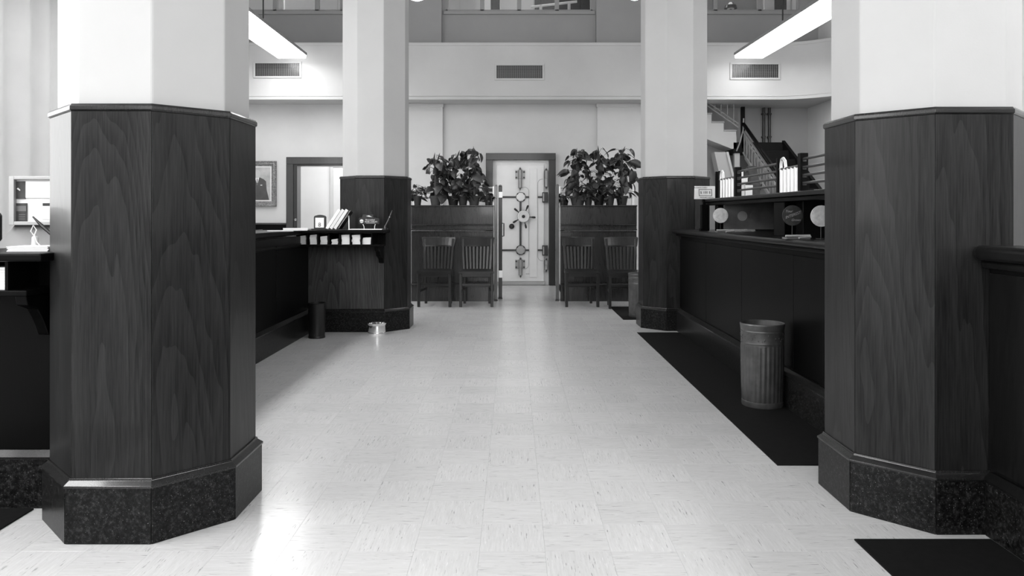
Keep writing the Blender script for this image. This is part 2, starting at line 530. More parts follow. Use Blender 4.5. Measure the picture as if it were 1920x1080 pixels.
# balcony front (curves towards the hall at its right end)
pts = [(XL, YF), (4.3, YF)]
for k in range(1, 11):
    t = k / 10; pts.append((4.3 + (XR - 4.3) * t, YF - .5 * t * t))
pts += [(XR, YA), (XL, YA - .3)]
tr = struct('trim_1', MB().prism(pts, 'xy', ZF0, ZF1), 'frieze', 'plain pale balcony front running across the back of the hall', 'balcony front')
line = [(x, y) for x, y in pts[:-2]]
for nm, z0, z1, d in (('bottom_moulding', ZF0, ZF0 + .045, .02), ('fillet', ZF0 + .055, ZF0 + .065, .01), ('top_moulding', ZF1 - .05, ZF1, .015)):
    pp = [(x, y - d) for x, y in line] + [(x, y + .01) for x, y in reversed(line)]
    MB().prism(pp, 'xy', z0, z1).build(nm, 'frieze', tr, bev=.004)

# vents in the balcony front
def vent(px0, px1, py0, py1, label):
    x0, x1, z0, z1 = ax(px0, YF), ax(px1, YF), az(py1, YF), az(py0, YF)
    r = thing('air_vent', label, 'vent', ((x0 + x1) / 2, YF, (z0 + z1) / 2), group='vent grilles in the balcony front')
    a, b = (x1 - x0) / 2, (z1 - z0) / 2
    MB().box(-a, a, -.004, -.001, -b, b).build('backing', 'black', r)
    f = .03
    MB().box(-a - f, a + f, -.018, -.001, b, b + f).box(-a - f, a + f, -.018, -.001, -b - f, -b).box(-a - f, -a, -.018, -.001, -b, b).box(a, a + f, -.018, -.001, -b, b).build('frame', 'frieze', r, bev=.003)
    m1 = MB().box(-.006, .006, -.012, -.004, -b, b).mesh('vertical_bar', 'grey')
    n = 24
    for k in range(1, n): link('vertical_bar', m1, r, (-a + 2 * a * k / n, 0, 0))
    m2 = MB().box(-a, a, -.010, -.004, -.003, .003).mesh('cross_bar', 'grey')
    for k in range(1, 8): link('cross_bar', m2, r, (0, 0, -b + 2 * b * k / 8))
vent(479, 562, 119, 143, 'dark grille vent in the balcony front above the framed portrait')
vent(931, 1017, 123, 147, 'dark grille vent in the balcony front straight above the vault door')
vent(1372, 1459, 121, 146, 'dark grille vent in the balcony front above the staircase')

# mezzanine windows
for wi, (x0, x1) in enumerate(wins):
    r = link('window_%d' % (wi + 1), None); r['kind'] = 'structure'
    r['label'] = ('mezzanine office window over the portrait', 'mezzanine office window of four panes over the vault', 'mezzanine office window over the staircase')[wi]
    r['category'] = 'window'
    r.location = ((x0 + x1) / 2, YB, WZ0)
    a = (x1 - x0) / 2; H = WZ1 - WZ0
    MB().box(-a - .04, a + .04, -.04, .15, -.06, 0).build('sill', 'mezz', r, bev=.006)
    if wi == 1: cuts = [ax(p, YB) for p in (836, 904, 973.5, 1044.5, 1111)]
    elif wi == 0: cuts = [ax(p, YB) for p in (455, 515, 594, 641)]
    else: cuts = [3.2, ax(1342, YB), ax(1425, YB), ax(1500, YB)]
    xc = (x0 + x1) / 2
    for cxx in cuts:
        MB().box(cxx - xc - .036, cxx - xc + .036, .01, .09, 0, H).build('mullion', 'mezz', r, bev=.006)
    MB().box(-a, a, .01, .09, H - .07, H).build('head_rail', 'mezz', r)
    MB().box(-a, a, .01, .09, 0, .03).build('bottom_rail', 'mezz', r)
    for c0, c1 in zip(cuts[:-1], cuts[1:]):
        MB().box(c0 - xc + .036, c1 - xc - .036, .045, .051, .03, H - .07).build('pane', 'glass', r)
# things in the mezzanine offices, seen through the panes
def slab(name, px0, px1, Y, z0, z1, mat, label, cat, th=.05):
    return tag(MB().box(ax(px0, Y), ax(px1, Y), Y, Y + th, z0, z1).build(name, mat, bev=.005), label, cat)
slab('office_partition', 833, 903, 13.6, ZF1, 7.2, 'white', 'pale partition behind the first pane over the vault', 'partition')
slab('office_curtain', 920, 937, 13.5, ZF1, 7.2, 'dcard', 'narrow dark curtain behind the second pane over the vault', 'curtain')
slab('office_cabinet', 938, 1001, 13.9, ZF1, 7.2, 'white', 'tall white cabinet behind the middle panes over the vault', 'cabinet', .4)
slab('office_screen', 1003, 1125, 14.2, ZF1, 7.2, 'dcard', 'dark screen behind the right panes over the vault', 'screen')
rl = thing('stair_rail', 'white railing behind the right panes over the vault', 'railing', (ax(1040, 13.4), 13.4, ZF1))
MB().tube([(-.42, 0, az(13, 13.4) - ZF1), (.4, 0, az(3, 13.4) - ZF1)], .022, 8).build('rail', 'alu', rl)
for px in (1014, 1067):
    xx = ax(px, 13.4) - rl.location.x
    MB().tube([(xx, 0, 0), (xx, 0, az(9 if px < 1040 else 5, 13.4) - ZF1)], .028, 8).build('post', 'white', rl)
slab('office_blind', 462, 513, 13.3, ZF1, 7.2, 'white', 'bright slatted blind behind the pane over the portrait', 'blind')
slab('office_lamp_post', 519, 531, 13.1, ZF1, 7.3, 'white', 'slim white post behind the panes over the portrait', 'post')
slab('office_shelf', 534, 645, 14.0, ZF1, 7.2, 'mezz', 'grey shelving behind the panes beside the near column', 'shelf')
slab('office_cupboard', 1327, 1424, 14.0, ZF1, 7.2, 'mezz', 'grey cupboard behind the panes over the staircase', 'cupboard')
slab('office_drape', 1433, 1452, 13.3, ZF1, 7.2, 'white', 'pale drape behind the last pane over the staircase', 'drape')
slab('office_screen', 1453, 1475, 13.8, ZF1, 7.2, 'dcard', 'dark screen behind the last pane over the staircase', 'screen')
dch = thing('desk_lamp', 'round dark lamp with a white rim behind the panes over the staircase', 'lamp', (ax(1370, 13.0), 13.0, ZF1))
zz = az(16, 13.0) - ZF1
MB().lathe([(.02, 0), (.02, zz)], 10).build('stand', 'black', dch)
MB().lathe([(.11, zz), (.10, zz + .05), (.05, zz + .1), (.01, zz + .11)], 16).build('shade', 'black', dch)
MB().lathe([(.06, zz - .012), (.06, zz)], 16).build('diffuser', 'white', dch)

# ------------------------------------------------------------------ fluorescent fixtures
def fixture(x, ang, y0, y1, label, lit='light'):   # long wrap-around diffuser under a sheet metal housing
    L = y1 - y0
    r = thing('fluorescent_light', label, 'ceiling light', (x, y1, 3.65), ang, group='hanging fluorescent fixtures')
    w = .225
    MB().prism([(-w, .05), (w, .05), (w - .01, .0), (-w + .01, .0)], 'xz', -L + .012, -.012).build('diffuser', lit, r)
    MB().prism([(-w - .008, .045), (-w - .008, .09), (-.08, .125), (.08, .125), (w + .008, .09), (w + .008, .045), (w, .045), (w, .05), (-w, .05), (-w, .045)], 'xz', -L, 0).build('housing', 'housing', r)
    for t in (.55, ):
        yy = -L * t
        MB().tube([(0, yy, .12), (0, yy, ZC - 3.65)], .01, 6).build('hanger_rod', 'iron', r)
        MB().lathe([(.05, .12), (.05, .135), (.02, .16)], 12, (0, yy, 0)).build('mount', 'housing', r)
for k in range(5):  # last pair is out of view, added to brighten the near floor
    y1 = 11.8 - 2.5 * k
    fixture(-3.49, 0, y1 - 2.49, y1, ('bright fluorescent fixture hanging above the framed portrait', 'bright fluorescent fixture, second from the portrait wall', 'bright fluorescent fixture over the counter, third from the portrait wall', 'bright fluorescent fixture over the counter fourth from the portrait wall', 'added unseen fluorescent fixture over the counter nearest the street on the portrait side')[k], ('light', 'light3', 'light3', 'light5', 'light5')[k])
    fixture(3.72 + .085 * k, .034, y1 - 2.49, y1, ('bright fluorescent fixture hanging above the staircase vent', 'bright fluorescent fixture over the tellers, second from the staircase', 'bright fluorescent fixture over the tellers, third from the staircase', 'bright fluorescent fixture over the tellers, fourth from the staircase', 'added unseen fluorescent fixture over the tellers nearest the street')[k], ('light2', 'light4', 'light4', 'light', 'light')[k])

# ------------------------------------------------------------------ columns
T8 = math.tan(PI / 8)
def oct_panel(R, t, z0, z1, name, mat, bev=.002, gap=.0006):
    a, b = R * T8 - gap, (R - t) * T8 - gap
    mb = MB().prism([(-a, -t / 2), (a, -t / 2), (b, t / 2), (-b, t / 2)], 'xy', z0, z1)
    return mb.mesh(name, mat, bev, 2)
def oct_ring(prof, name, mat, parent):
    n = 8; vs = []; fs = []
    for (R, z) in prof:
        rr = R / math.cos(PI / 8)
        for k in range(8):
            a = PI / 8 + k * PI / 4
            vs.append((rr * math.cos(a), rr * math.sin(a), z))
    m = len(prof)
    for i in range(m):
        j = (i + 1) % m
        for k in range(8):
            fs.append((i * 8 + k, i * 8 + (k + 1) % 8, j * 8 + (k + 1) % 8, j * 8 + k))
    return MB().add(vs, fs).build(name, mat, parent, bev=.0015)
RB, RW, RS = .372, .348, .324
col_panel = oct_panel(RW, .02, -.66, .66, 'panel', 'wood')
col_base = oct_panel(RB, .03, 0, .2, 'base_block', 'granite', .003)
def column(x, y, label):
    r = thing('column', label, 'column', (x, y, 0), kind='structure', group='octagonal columns with wood panels and granite bases')
    for k in range(8):
        a = k * PI / 4
        n = Vector((math.sin(a), -math.cos(a), 0))
        link('base_block', col_base, r, n * (RB - .015), a)
        link('panel', col_panel, r, n * (RW - .01) + Vector((0, 0, .885)), a)
    oct_ring([(RB + .004, .2), (RB + .004, .208), (RW + .008, .222), (RW + .006, .23), (.3, .23), (.3, .2)], 'base_moulding', 'mould', r)
    oct_ring([(RW + .001, 1.545), (RW + .006, 1.55), (RW + .006, 1.563), (RW, 1.572), (.3, 1.572), (.3, 1.545)], 'cap_moulding', 'mould', r)
    mb = MB()
    pts = [(RS / math.cos(PI / 8) * math.cos(PI / 8 + k * PI / 4), RS / math.cos(PI / 8) * math.sin(PI / 8 + k * PI / 4)) for k in range(8)]
    mb.prism(pts, 'xy', .0, ZC).build('shaft', 'shaft', r, bev=.006)
    return r
CLX, CRX = -1.44, 1.703
CY1L, CY1R, CY2L, CY2R = 3.025, 3.105, 7.86, 7.93
column(CLX, CY1L, 'octagonal wood-clad column at the front beside the display board counter')
column(CRX, CY1R, 'octagonal wood-clad column at the front by the fluted bin and floor mat')
column(CLX, CY2L, 'octagonal wood-clad column behind the form shelf with the chrome bowl at its foot')
column(CRX, CY2R, 'octagonal wood-clad column at the far end of the teller counter')

# ------------------------------------------------------------------ counters on the left
def plinth(mb, x0, x1, y0, y1): return mb.box(x0, x1, y0, y1, 0, .2)
def desk_unit(root, x0, x1, yf, yb, slots, right_end, ztop=1.03):
    # writing desk with a pigeonhole shelf: worktop, shelf, dividers, end panels, console brackets
    MB().box(x0, x1, yf, yb + .25, ztop - .032, ztop).build('worktop', 'dwood', root, bev=.008)
    zs = ztop - .14
    MB().box(x0, right_end, yf + .025, yb, zs - .022, zs).build('shelf', 'dwood', root, bev=.004)
    MB().box(x0, right_end, yb - .02, yb, zs, ztop - .032).build('shelf_back', 'dwood', root)
    m = MB().box(-.006, .006, yf + .04, yb - .02, zs, ztop - .032).mesh('divider', 'dwood')
    for s in slots: link('divider', m, root, (s, 0, 0))
    pr = [(yb, zs - .022), (yf + .05, zs - .022), (yf + .06, zs - .06), (yf + .12, zs - .08), (yf + .15, zs - .12), (yb - .07, zs - .15), (yb - .05, zs - .19), (yb, zs - .2)]
    for bx in (x0 + .05, right_end - .04):
        MB().prism(pr, 'yz', bx - .022, bx + .022).build('bracket', 'dwood', root, bev=.004)

pc = thing('counter_partition', 'dark panelled counter partition between the portrait side columns', 'counter', (-2.0, 5.2, 0))
def W(mb): return mb
mb = MB(); mb.M = Matrix.Translation((2.0, -5.2, 0))
mb.box(-2.14, -2.06, 3.35, 7.5, 0.2, .97).build('body', 'dwood', pc)
for k in range(4):
    y0 = 3.42 + k * 1.02
    mb = MB(); mb.M = Matrix.Translation((2.0, -5.2, 0))
    mb.box(-2.062, -2.052, y0, y0 + 1.005, .235, .9).build('front_panel', 'dwood', pc, bev=.003)
mb = MB(); mb.M = Matrix.Translation((2.0, -5.2, 0))
mb.box(-2.14, -2.02, 3.35, 7.47, 0, .2).build('plinth', 'granite', pc, bev=.004)
mb = MB(); mb.M = Matrix.Translation((2.0, -5.2, 0))
mb.prism([(-2.015, .2), (-2.015, .207), (-2.05, .23), (-2.09, .23), (-2.09, .2)], 'xz', 3.35, 7.5).build('base_moulding', 'mould', pc)
mb = MB(); mb.M = Matrix.Translation((2.0, -5.2, 0))
mb.box(-2.4, -2.03, 3.55, 7.16, .985, 1.03).build('ledge', 'dwood', pc, bev=.01)
mb = MB(); mb.M = Matrix.Translation((2.0, -5.2, 0))
mb.box(-2.09, -2.04, 3.55, 7.16, .87, .892).build('lower_shelf', 'dwood', pc, bev=.004)
mb = MB(); mb.M = Matrix.Translation((2.0, -5.2, 0))
mb.box(-2.41, -2.40, 3.55, 7.16, .99, 1.035).build('ledge_edge', 'trim', pc, bev=.002)

YD = 7.505   # face of the panel beside the far column
ds = thing('writing_desk', 'dark customer writing desk with a row of form slots against the far column', 'desk', (-1.7, YD, 0))
def D(o): return o
Mx = Matrix.Translation((1.7, -YD, 0))
mb = MB(); mb.M = Mx; mb.box(-2.06, -1.30, YD, YD + .05, .23, .99).build('front_panel', 'wood_fig', ds, bev=.003)
mb = MB(); mb.M = Mx; mb.box(-2.02, -1.288, YD - .022, YD + .04, 0, .2).build('plinth', 'granite', ds, bev=.004)
mb = MB(); mb.M = Mx; mb.prism([(YD - .026, .2), (YD - .026, .207), (YD - .004, .23), (YD + .04, .23), (YD + .04, .2)], 'yz', -2.02, -1.29).build('base_moulding', 'mould', ds)
sl = [-2.09 + .1035 * k for k in range(8)]
sub = ds
x0, x1, yf = -2.13 + 1.7, -1.245 + 1.7, 7.17 - YD
desk_unit(ds, x0, x1, yf, -.002, [s + 1.7 for s in sl], -1.28 + 1.7)
# forms in the slots
zs = 1.03 - .14
forms = [(.063, .088), (.066, .098), (.066, .084), (.06, .055), (.078, .096), (.08, .095), (.08, .068)]
fl_lab = ['stack of white forms in the end slot of the form shelf beside the counter partition', 'tall stack of white forms, second slot from the counter partition', 'greyish stack of forms, third slot from the counter partition',
          'short stack of forms in the middle slot of the form shelf', 'wide tall stack of white forms, fifth slot from the counter partition', 'stack of white forms with a raised corner, sixth slot from the counter partition', 'low stack of white forms in the slot beside the column']
def paper_stack(name, w, d, h, loc, label, group=None, mat='paper', rotz=0, n=5, slant=.0, cat='papers'):
    r = thing(name, label, cat, loc, rotz, group)
    for k in range(n):
        z0, z1 = h * k / n, h * (k + 1) / n - .0006
        j = random.uniform(-.004, .004)
        mb = MB()
        x = w / 2
        s0 = slant if k == n - 1 else 0
        mb.add([(-x + j, 0, z0), (x + j, 0, z0), (x + j, d, z0), (-x + j, d, z0), (-x + j, 0, z1 - s0), (x + j, 0, z1), (x + j, d, z1), (-x + j, d, z1 - s0)],
               [(0, 3, 2, 1), (4, 5, 6, 7), (0, 1, 5, 4), (1, 2, 6, 5), (2, 3, 7, 6), (3, 0, 4, 7)])
        mb.build('paper_bundle', mat, r)
    return r
for k, (w_, h_) in enumerate(forms):
    paper_stack('form_stack', w_, .18, h_, (sl[k] + .052, 7.235, zs), fl_lab[k], 'form stacks in the desk slots', 'paper3' if k in (2, 3) else 'paper', 0, 4, .008 if k in (0, 1, 2, 3) else .004)

# things on that desk
ZT = 1.03
cal = thing('desk_calendar', 'small arched desk calendar showing the number 8', 'calendar', (ax(600, 7.3), 7.3, ZT))
MB().box(-.075, .085, -.05, .05, 0, .012).build('base', 'black', cal, bev=.003)
pts = [(-.058, .012), (.058, .012), (.058, .125)] + [(.058 * math.cos(a), .125 + .022 * math.sin(a)) for a in [PI * k / 8 for k in range(1, 8)]] + [(-.058, .125)]
MB().prism(pts, 'xz', -.012, .02).build('frame', 'black', cal, bev=.003)
pg = MB().box(-.042, .042, -.016, -.0125, .022, .118).build('page', 'paper', cal)
text('numeral', '8', .055, pg, (0, -.0165, .048), 'print')
rk = thing('leaflet_rack', 'leaning rack of long pale leaflets between the calendar and the black sign', 'rack', (ax(636, 7.32), 7.32, ZT))
for k, (dx, m_) in enumerate(((-.05, 'paper'), (-.012, 'paper3'), (.026, 'paper3'))):
    mb = MB(); mb.bar((dx - .06, 0, .004), (dx + .055, .03, .19), .1, .028, (1, 0, 0)); mb.build('leaflet', m_, rk)
mb = MB(); mb.bar((.0, .02, .004), (.11, .05, .18), .11, .006, (1, 0, 0)); mb.build('back_plate', 'black', rk)
MB().bar((.09, .03, 0), (.085, .045, .15), .008, .008, (1, 0, 0)).build('stay', 'alu', rk)
MB().box(-.13, .1, -.06, .07, 0, .006).build('tray', 'black', rk)
sg = thing('counter_sign', 'small black sign with white lettering on bent wire legs in front of the column', 'sign', (ax(692, 7.34), 7.34, ZT))
MB().prism([(-.1, .055), (.1, .055), (.1, .11), (.04, .12), (.04, .15), (-.06, .15), (-.07, .12), (-.1, .115)], 'xz', 0, .006).build('plate', 'black', sg)
MB().lathe([(.018, -.003), (.018, 0)], 20, (-.073, 0, .084), 'y').build('emblem', 'wprint', sg)
MB().box(-.091, -.055, -.0036, -.003, .079, .084).build('emblem_band', 'grey', sg)
MB().prism([(-.03, .134), (.0, .14), (.03, .125), (.0, .128)], 'xz', -.003, 0).build('emblem_mark', 'wprint', sg)
text('lettering', 'Personalized', .021, sg, (.008, -.001, .097), 'wprint', .4, sx=.85)
text('lettering', 'BANK CHECKS', .019, sg, (.02, -.001, .078), 'wprint', sx=.95)
MB().box(-.03, .06, -.001, 0, .064, .066).build('lettering_rule', 'wprint', sg)
for s in (-.062, .062):
    MB().tube([(s, .003, .056), (s + (.012 if s < 0 else -.008), .003, .03), (s + (.012 if s < 0 else -.008), .003, .008)], .0035, 6).build('leg', 'alu', sg)
MB().box(-.19, .17, -.075, .09, 0, .008).build('glass_pad', 'paper', sg, bev=.002)
dp = thing('desk_pen', 'black desk pen slanting from its socket at the column corner', 'pen', (ax(722, 7.25), 7.25, ZT))
MB().lathe([(.03, 0), (.03, .008), (.012, .014), (.01, .04), (.004, .045)], 12).build('socket', 'black', dp)
MB().tube([(0, 0, .035), (.03, 0, .09), (.055, 0, .15), (.07, 0, .19)], [.005, .007, .006, .003], 8).build('barrel', 'black', dp)
MB().lathe([(.008, -.004), (.008, .004)], 10, (.045, 0, .125)).build('ferrule', 'chrome', dp)
paper_stack('loose_papers', .22, .15, .022, (ax(560, 7.0) , 6.9, ZT), 'loose white papers lying on the counter corner beside the calendar', None, 'paper', .3, 4)
paper_stack('loose_papers', .2, .12, .01, (ax(535, 6.6), 6.5, ZT), 'thin sheaf of papers on the counter ledge below the portrait', None, 'paper3', .5, 3)

# ------------------------------------------------------------------ front left counter with display board
Y1 = 3.0
dl = thing('writing_desk', 'dark customer writing desk with the display board on it, beside the front column', 'desk', (-2.6, Y1, 0))
Mx = Matrix.Translation((2.6, -Y1, 0))
for k, (a, b) in enumerate(((-4.6, -3.7), (-3.69, -2.78), (-2.77, -1.8))):
    mb = MB(); mb.M = Mx; mb.box(a, b, Y1, Y1 + .05, .23, .99).build('front_panel', 'dwood', dl, bev=.003)
mb = MB(); mb.M = Mx; mb.box(-4.6, -1.8, Y1 - .022, Y1 + .04, 0, .2).build('plinth', 'granite', dl, bev=.004)
mb = MB(); mb.M = Mx; mb.prism([(Y1 - .026, .2), (Y1 - .026, .207), (Y1 - .004, .23), (Y1 + .04, .23), (Y1 + .04, .2)], 'yz', -4.6, -1.8).build('base_moulding', 'mould', dl)
sl1 = [-3.3 + .1 * k for k in range(15)]
desk_unit(dl, -3.4 + 2.6, -1.745 + 2.6, 2.76 - Y1, -.002, [s + 2.6 for s in sl1], -1.815 + 2.6)
mb = MB(); mb.M = Mx; mb.box(-4.6, -1.80, Y1, Y1 + .5, .985, 1.028).build('ledge', 'dwood', dl, bev=.008)
for k, lab in ((13, 'stack of white forms in the slot under the display board counter'),):
    paper_stack('form_stack', .075, .16, .085, (sl1[k] + .05, 2.815, ZT - .14), lab, 'form stacks in the desk slots', 'paper', 0, 8)
paper_stack('form_stack', .075, .16, .075, (sl1[12] + .05, 2.815, ZT - .14), 'stack of white forms cut by the picture edge under the display board', 'form stacks in the desk slots', 'paper', 0, 8)
# display board
YBD = 3.32
bd = thing('display_board', 'framed pale display board with cards, standing on a sloped base', 'display board', (ax(22, YBD), YBD, ZT))
Wd, z0, z1 = .36, az(422, YBD) - ZT, az(331, YBD) - ZT
MB().box(0.02, Wd - .02, .0, .015, z0 + .01, z1 - .01).build('backing', 'paper3', bd)
for nm, b in (('frame_side', (0, .022, -.02, .025, z0, z1)), ('frame_side', (Wd - .022, Wd, -.02, .025, z0, z1)), ('frame_side', (.022, Wd - .022, -.02, .025, z1 - .014, z1)), ('frame_side', (.022, Wd - .022, -.02, .025, z0, z0 + .016))):
    MB().box(*b).build(nm, 'vgrey', bd, bev=.002)
k_ = YBD / FPX
def card(px0, px1, py0, py1, mat, nm='card'):
    x_ = ax(px0, YBD) - bd.location.x; x2 = ax(px1, YBD) - bd.location.x
    return MB().box(x_, x2, -.004, -.0005, az(py1, YBD) - ZT, az(py0, YBD) - ZT).build(nm, mat, bd)
c1 = card(31, 48.5, 340, 373, 'dcard'); card(49, 108, 340, 371, 'paper'); c3 = card(29, 51.5, 381, 415, 'dcard'); card(81, 108, 381, 386, 'dcard'); card(80, 108, 386.5, 411, 'paper')
x_ = ax(36, YBD) - bd.location.x
MB().prism([(x_ - .008, az(354, YBD) - ZT), (x_ + .006, az(358, YBD) - ZT), (x_ + .008, az(356, YBD) - ZT), (x_ - .002, az(352, YBD) - ZT)], 'xz', -.005, -.004).build('card_mark', 'wprint', c1)
x_ = ax(40, YBD) - bd.location.x
MB().box(x_ - .024, x_ + .024, -.005, -.004, az(396, YBD) - ZT, az(386, YBD) - ZT).build('card_picture', 'grey', c3)
for q in (402, 406, 410):
    MB().box(x_ - .008, x_ + .02, -.005, -.004, az(q + 1, YBD) - ZT, az(q, YBD) - ZT).build('card_line', 'grey', c3)
MB().prism([(-.12, .0), (.02, z0 + .005), (.02, .0)], 'yz', .005, Wd - .005).build('sloped_base', 'slope', bd)
bx = thing('round_top_box', 'black round-topped box at the picture edge beside the display board', 'box', (-2.42, 3.3, ZT))
pts = [(-.13, 0), (.13, 0), (.13, .14)] + [(.13 * math.cos(a), .14 + .035 * math.sin(a)) for a in [PI * k / 10 for k in range(1, 10)]] + [(-.13, .14)]
MB().prism(pts, 'xz', -.05, .05).build('body', 'black', bx, bev=.004)
MB().prism([(x * .9, z + .004) for x, z in pts[2:]] , 'xz', -.054, -.05).build('rim', 'vgrey', bx)
dp = thing('desk_pen', 'thick black desk pen on a pale chain in front of the display board', 'pen', (ax(66, 3.1), 3.1, ZT))
MB().lathe([(.035, 0), (.035, .01), (.014, .018), (.012, .05), (.006, .055)], 14).build('socket', 'paper3', dp)
MB().tube([(-.01, 0, .135), (.03, 0, .095), (.075, 0, .055)], [.003, .008, .007], 8).build('barrel', 'black', dp)
MB().tube([(0, 0, .05), (-.012, -.01, .075), (.005, -.02, .1), (.018, -.02, .08), (.01, -.02, .06), (.02, -.02, .03), (.05, -.03, .004)], .0025, 6).build('chain', 'paper', dp)
paper_stack('loose_papers', .15, .13, .02, (ax(52, 2.9), 2.9, ZT), 'pile of white papers on the counter below the display board', None, 'paper', .1, 6)
paper_stack('loose_papers', .1, .1, .012, (ax(84, 3.04), 3.06, ZT), 'thin white papers beside the desk pen and front column', None, 'paper3', -.15, 4)
tag(MB().box(-2.7, -1.905, 1.2, 2.97, 0, .006).build('floor_mat', 'mat', bev=.002), 'dark floor mat in front of the display board counter', 'mat', 'dark floor mats')

# ------------------------------------------------------------------ teller counter on the right
XT = 1.70
tc = thing('teller_counter', 'long dark teller counter between the two columns on the bin side', 'counter', (XT, 5.4, 0))
Mx = Matrix.Translation((-XT, -5.4, 0))
def tb(): 
    m = MB(); m.M = Mx; return m
tb().box(XT, XT + .08, 3.48, 7.556, .2, .985).build('body', 'dwood', tc)
for k in range(4):
    y0 = 3.485 + k * 1.018
    tb().box(XT - .01, XT, y0, y0 + 1.016, .24, .93).build('front_panel', 'dwood', tc, bev=.003)
tb().box(XT - .045, XT + .08, 3.48, 7.556, 0, .2).build('plinth', 'granite', tc, bev=.004)
tb().prism([(XT - .05, .2), (XT - .05, .207), (XT - .012, .23), (XT + .04, .23), (XT + .04, .2)], 'xz', 3.48, 7.556).build('base_moulding', 'mould', tc)
tb().box(XT - .09, 2.32, 3.48, 7.556, .99, 1.03).build('ledge', 'nwood', tc, bev=.014, seg=3)
tb().box(XT - .05, XT + .05, 3.48, 7.556, .965, .99).build('ledge_moulding', 'dwood', tc, bev=.006)
tb().box(2.24, 2.32, 3.48, 7.556, 0, .99).build('back_body', 'dwood', tc)

XS = 1.836
ts = thing('teller_screen', 'dark teller screen of posts, rails and a deep cap on the counter', 'screen', (XS, 5.4, 1.03))
Mx = Matrix.Translation((-XS, -5.4, -1.03))
ZCAP = 1.322
tb().box(XS - .07, 2.32, 3.45, 7.0, ZCAP - .03, ZCAP).build('cap', 'nwood', ts, bev=.008)
tb().box(XS - .045, XS + .03, 3.45, 7.0, ZCAP - .06, ZCAP - .03).build('cap_moulding', 'dwood', ts, bev=.006)
tb().box(2.27, 2.3, 3.45, 7.0, 1.03, ZCAP - .03).build('back_board', 'dwood', ts)
for ya, yb in ((6.62, 6.72), (5.0, 5.2), (3.5, 3.66)):
    tb().box(XS - .02, XS + .06, ya, yb, 1.03, ZCAP - .06).build('pier', 'dwood', ts, bev=.004)
wg = tb().box(XS + .0, 2.27, 6.5, 6.512, 1.05, ZCAP - .04).build('wing_panel', 'grey', ts)
for dx in (.16, .27):
    m_ = tb(); m_.lathe([(.042, 6.495), (.042, 6.4995)], 24, (XS + dx, 0, 1.165), 'y'); m_.build('round_mark', 'vgrey' if dx < .2 else 'grey', wg)
tb().box(XS + .0, 2.27, 4.72, 4.735, 1.03, ZCAP - .04).build('wing_panel', 'dwood', ts)
posts = [(6.72, .03), (6.64, .022), (6.105, .05), (5.16, .028), (4.73, .05), (3.6, .05)]
for y, wd in posts:
    p = tb().box(XS - wd / 2, XS + wd / 2, y - wd / 2, y + wd / 2, ZCAP, 1.565).build('post', 'dwood', ts, bev=.003)
    if wd > .04:
        for q in range(4):
            m_ = tb(); z_ = 1.36 + q * .05
            m_.box(XS - .012, XS + .012, y - wd / 2 - .004, y - wd / 2, z_, z_ + .022).build('stud', 'trim', p)
for (ya, yb) in ((5.172, 6.08), (3.62, 4.706)):
    for z_ in (1.375, 1.425, 1.475, 1.528):
        tb().tube([(XS, ya, z_), (XS, yb, z_)], .0085, 8).build('rail', 'trim', ts)
def wicket(ya, yb, label):
    r = thing('teller_wicket', label, 'grille', (XS, (ya + yb) / 2, ZCAP), group='barred wickets on the teller screen')
    a = (yb - ya) / 2
    MB().tube([(0, -a + .0, .165), (0, a, .165)], .009, 8).build('top_rail', 'trim', r)
    n = 6
    m = MB().tube([(0, 0, 0), (0, 0, .163)], .0125, 8).mesh('bar', 'alu')
    for k in range(n): link('bar', m, r, (0, -a + 2 * a * (k + .45) / n, 0))
    yq = a - .03
    MB().tube([(0, yq, .165), (0, yq, .2), (0, yq - .012, .228), (0, yq - .04, .236), (0, yq - .075, .215), (0, yq - .09, .165)], .011, 8).build('arch', 'alu', r)
wicket(6.13, 6.628, 'barred metal wicket on the teller screen beside the far column')
wicket(4.756, 5.145, 'barred metal wicket on the teller screen nearer the front column')

def disc(px, py, Y, rpx, mat, label, marks=None):
    c = at(px, py, Y); r_ = rpx * Y / FPX
    r = thing('round_sign', label, 'sign', (c.x, Y, 1.03))
    z = c.z - 1.03
    MB().lathe([(r_, -.004), (r_, .004)], 32, (0, 0, z), 'y').build('face', mat, r)
    MB().lathe([(r_ * .86, -.0055), (r_ * .86, -.004)], 32, (0, 0, z), 'y').build('inner_face', mat, r)
    MB().tube([(0, .006, 0), (0, .006, z)], .003, 6).build('stem', 'black', r)
    MB().lathe([(.03, 0), (.03, .004), (.006, .008)], 16, (0, .006, 0)).build('foot', 'black', r)
    return r, z
r, z = disc(1351, 404, 6.4, 14, 'silver', 'shiny pale disc standing on the teller counter near the far column')
r, z = disc(1486, 404, 4.62, 19, 'brown', 'round dark sign with slanted script lettering on the teller counter')
text('lettering', 'Your', .022, r, (-.025, -.006, z + .026), 'vgrey', .4)
o = text('lettering', 'INTEREST', .023, r, (0, -.006, z + .002), 'vgrey', .4); o.rotation_euler = (PI / 2, -.35, 0)
text('lettering', 'Grows', .02, r, (.018, -.006, z - .028), 'vgrey', .4)
r, z = disc(1540, 405, 4.45, 20, 'silver', 'pale round disc half hidden by the front column on the teller counter')
def pen_set(px, py, Y, label):
    c = at(px, py, Y)
    r = thing('pen_set', label, 'pen', (c.x, Y, 1.03))
    MB().box(-.07, .07, -.03, .05, 0, .012).build('base', 'grey', r, bev=.003)
    MB().tube([(-.07, -.01, .02), (.075, -.01, .022)], .006, 8).build('pen', 'alu', r)
    MB().tube([(-.0, -.035, .009), (.075, -.02, .014)], .006, 8).build('spare_pen', 'alu', r)
pen_set(1359, 421, 6.1, 'white pens on a desk base below the shiny pale disc')
pen_set(1494, 428, 4.4, 'white pens on a desk base below the round script sign')
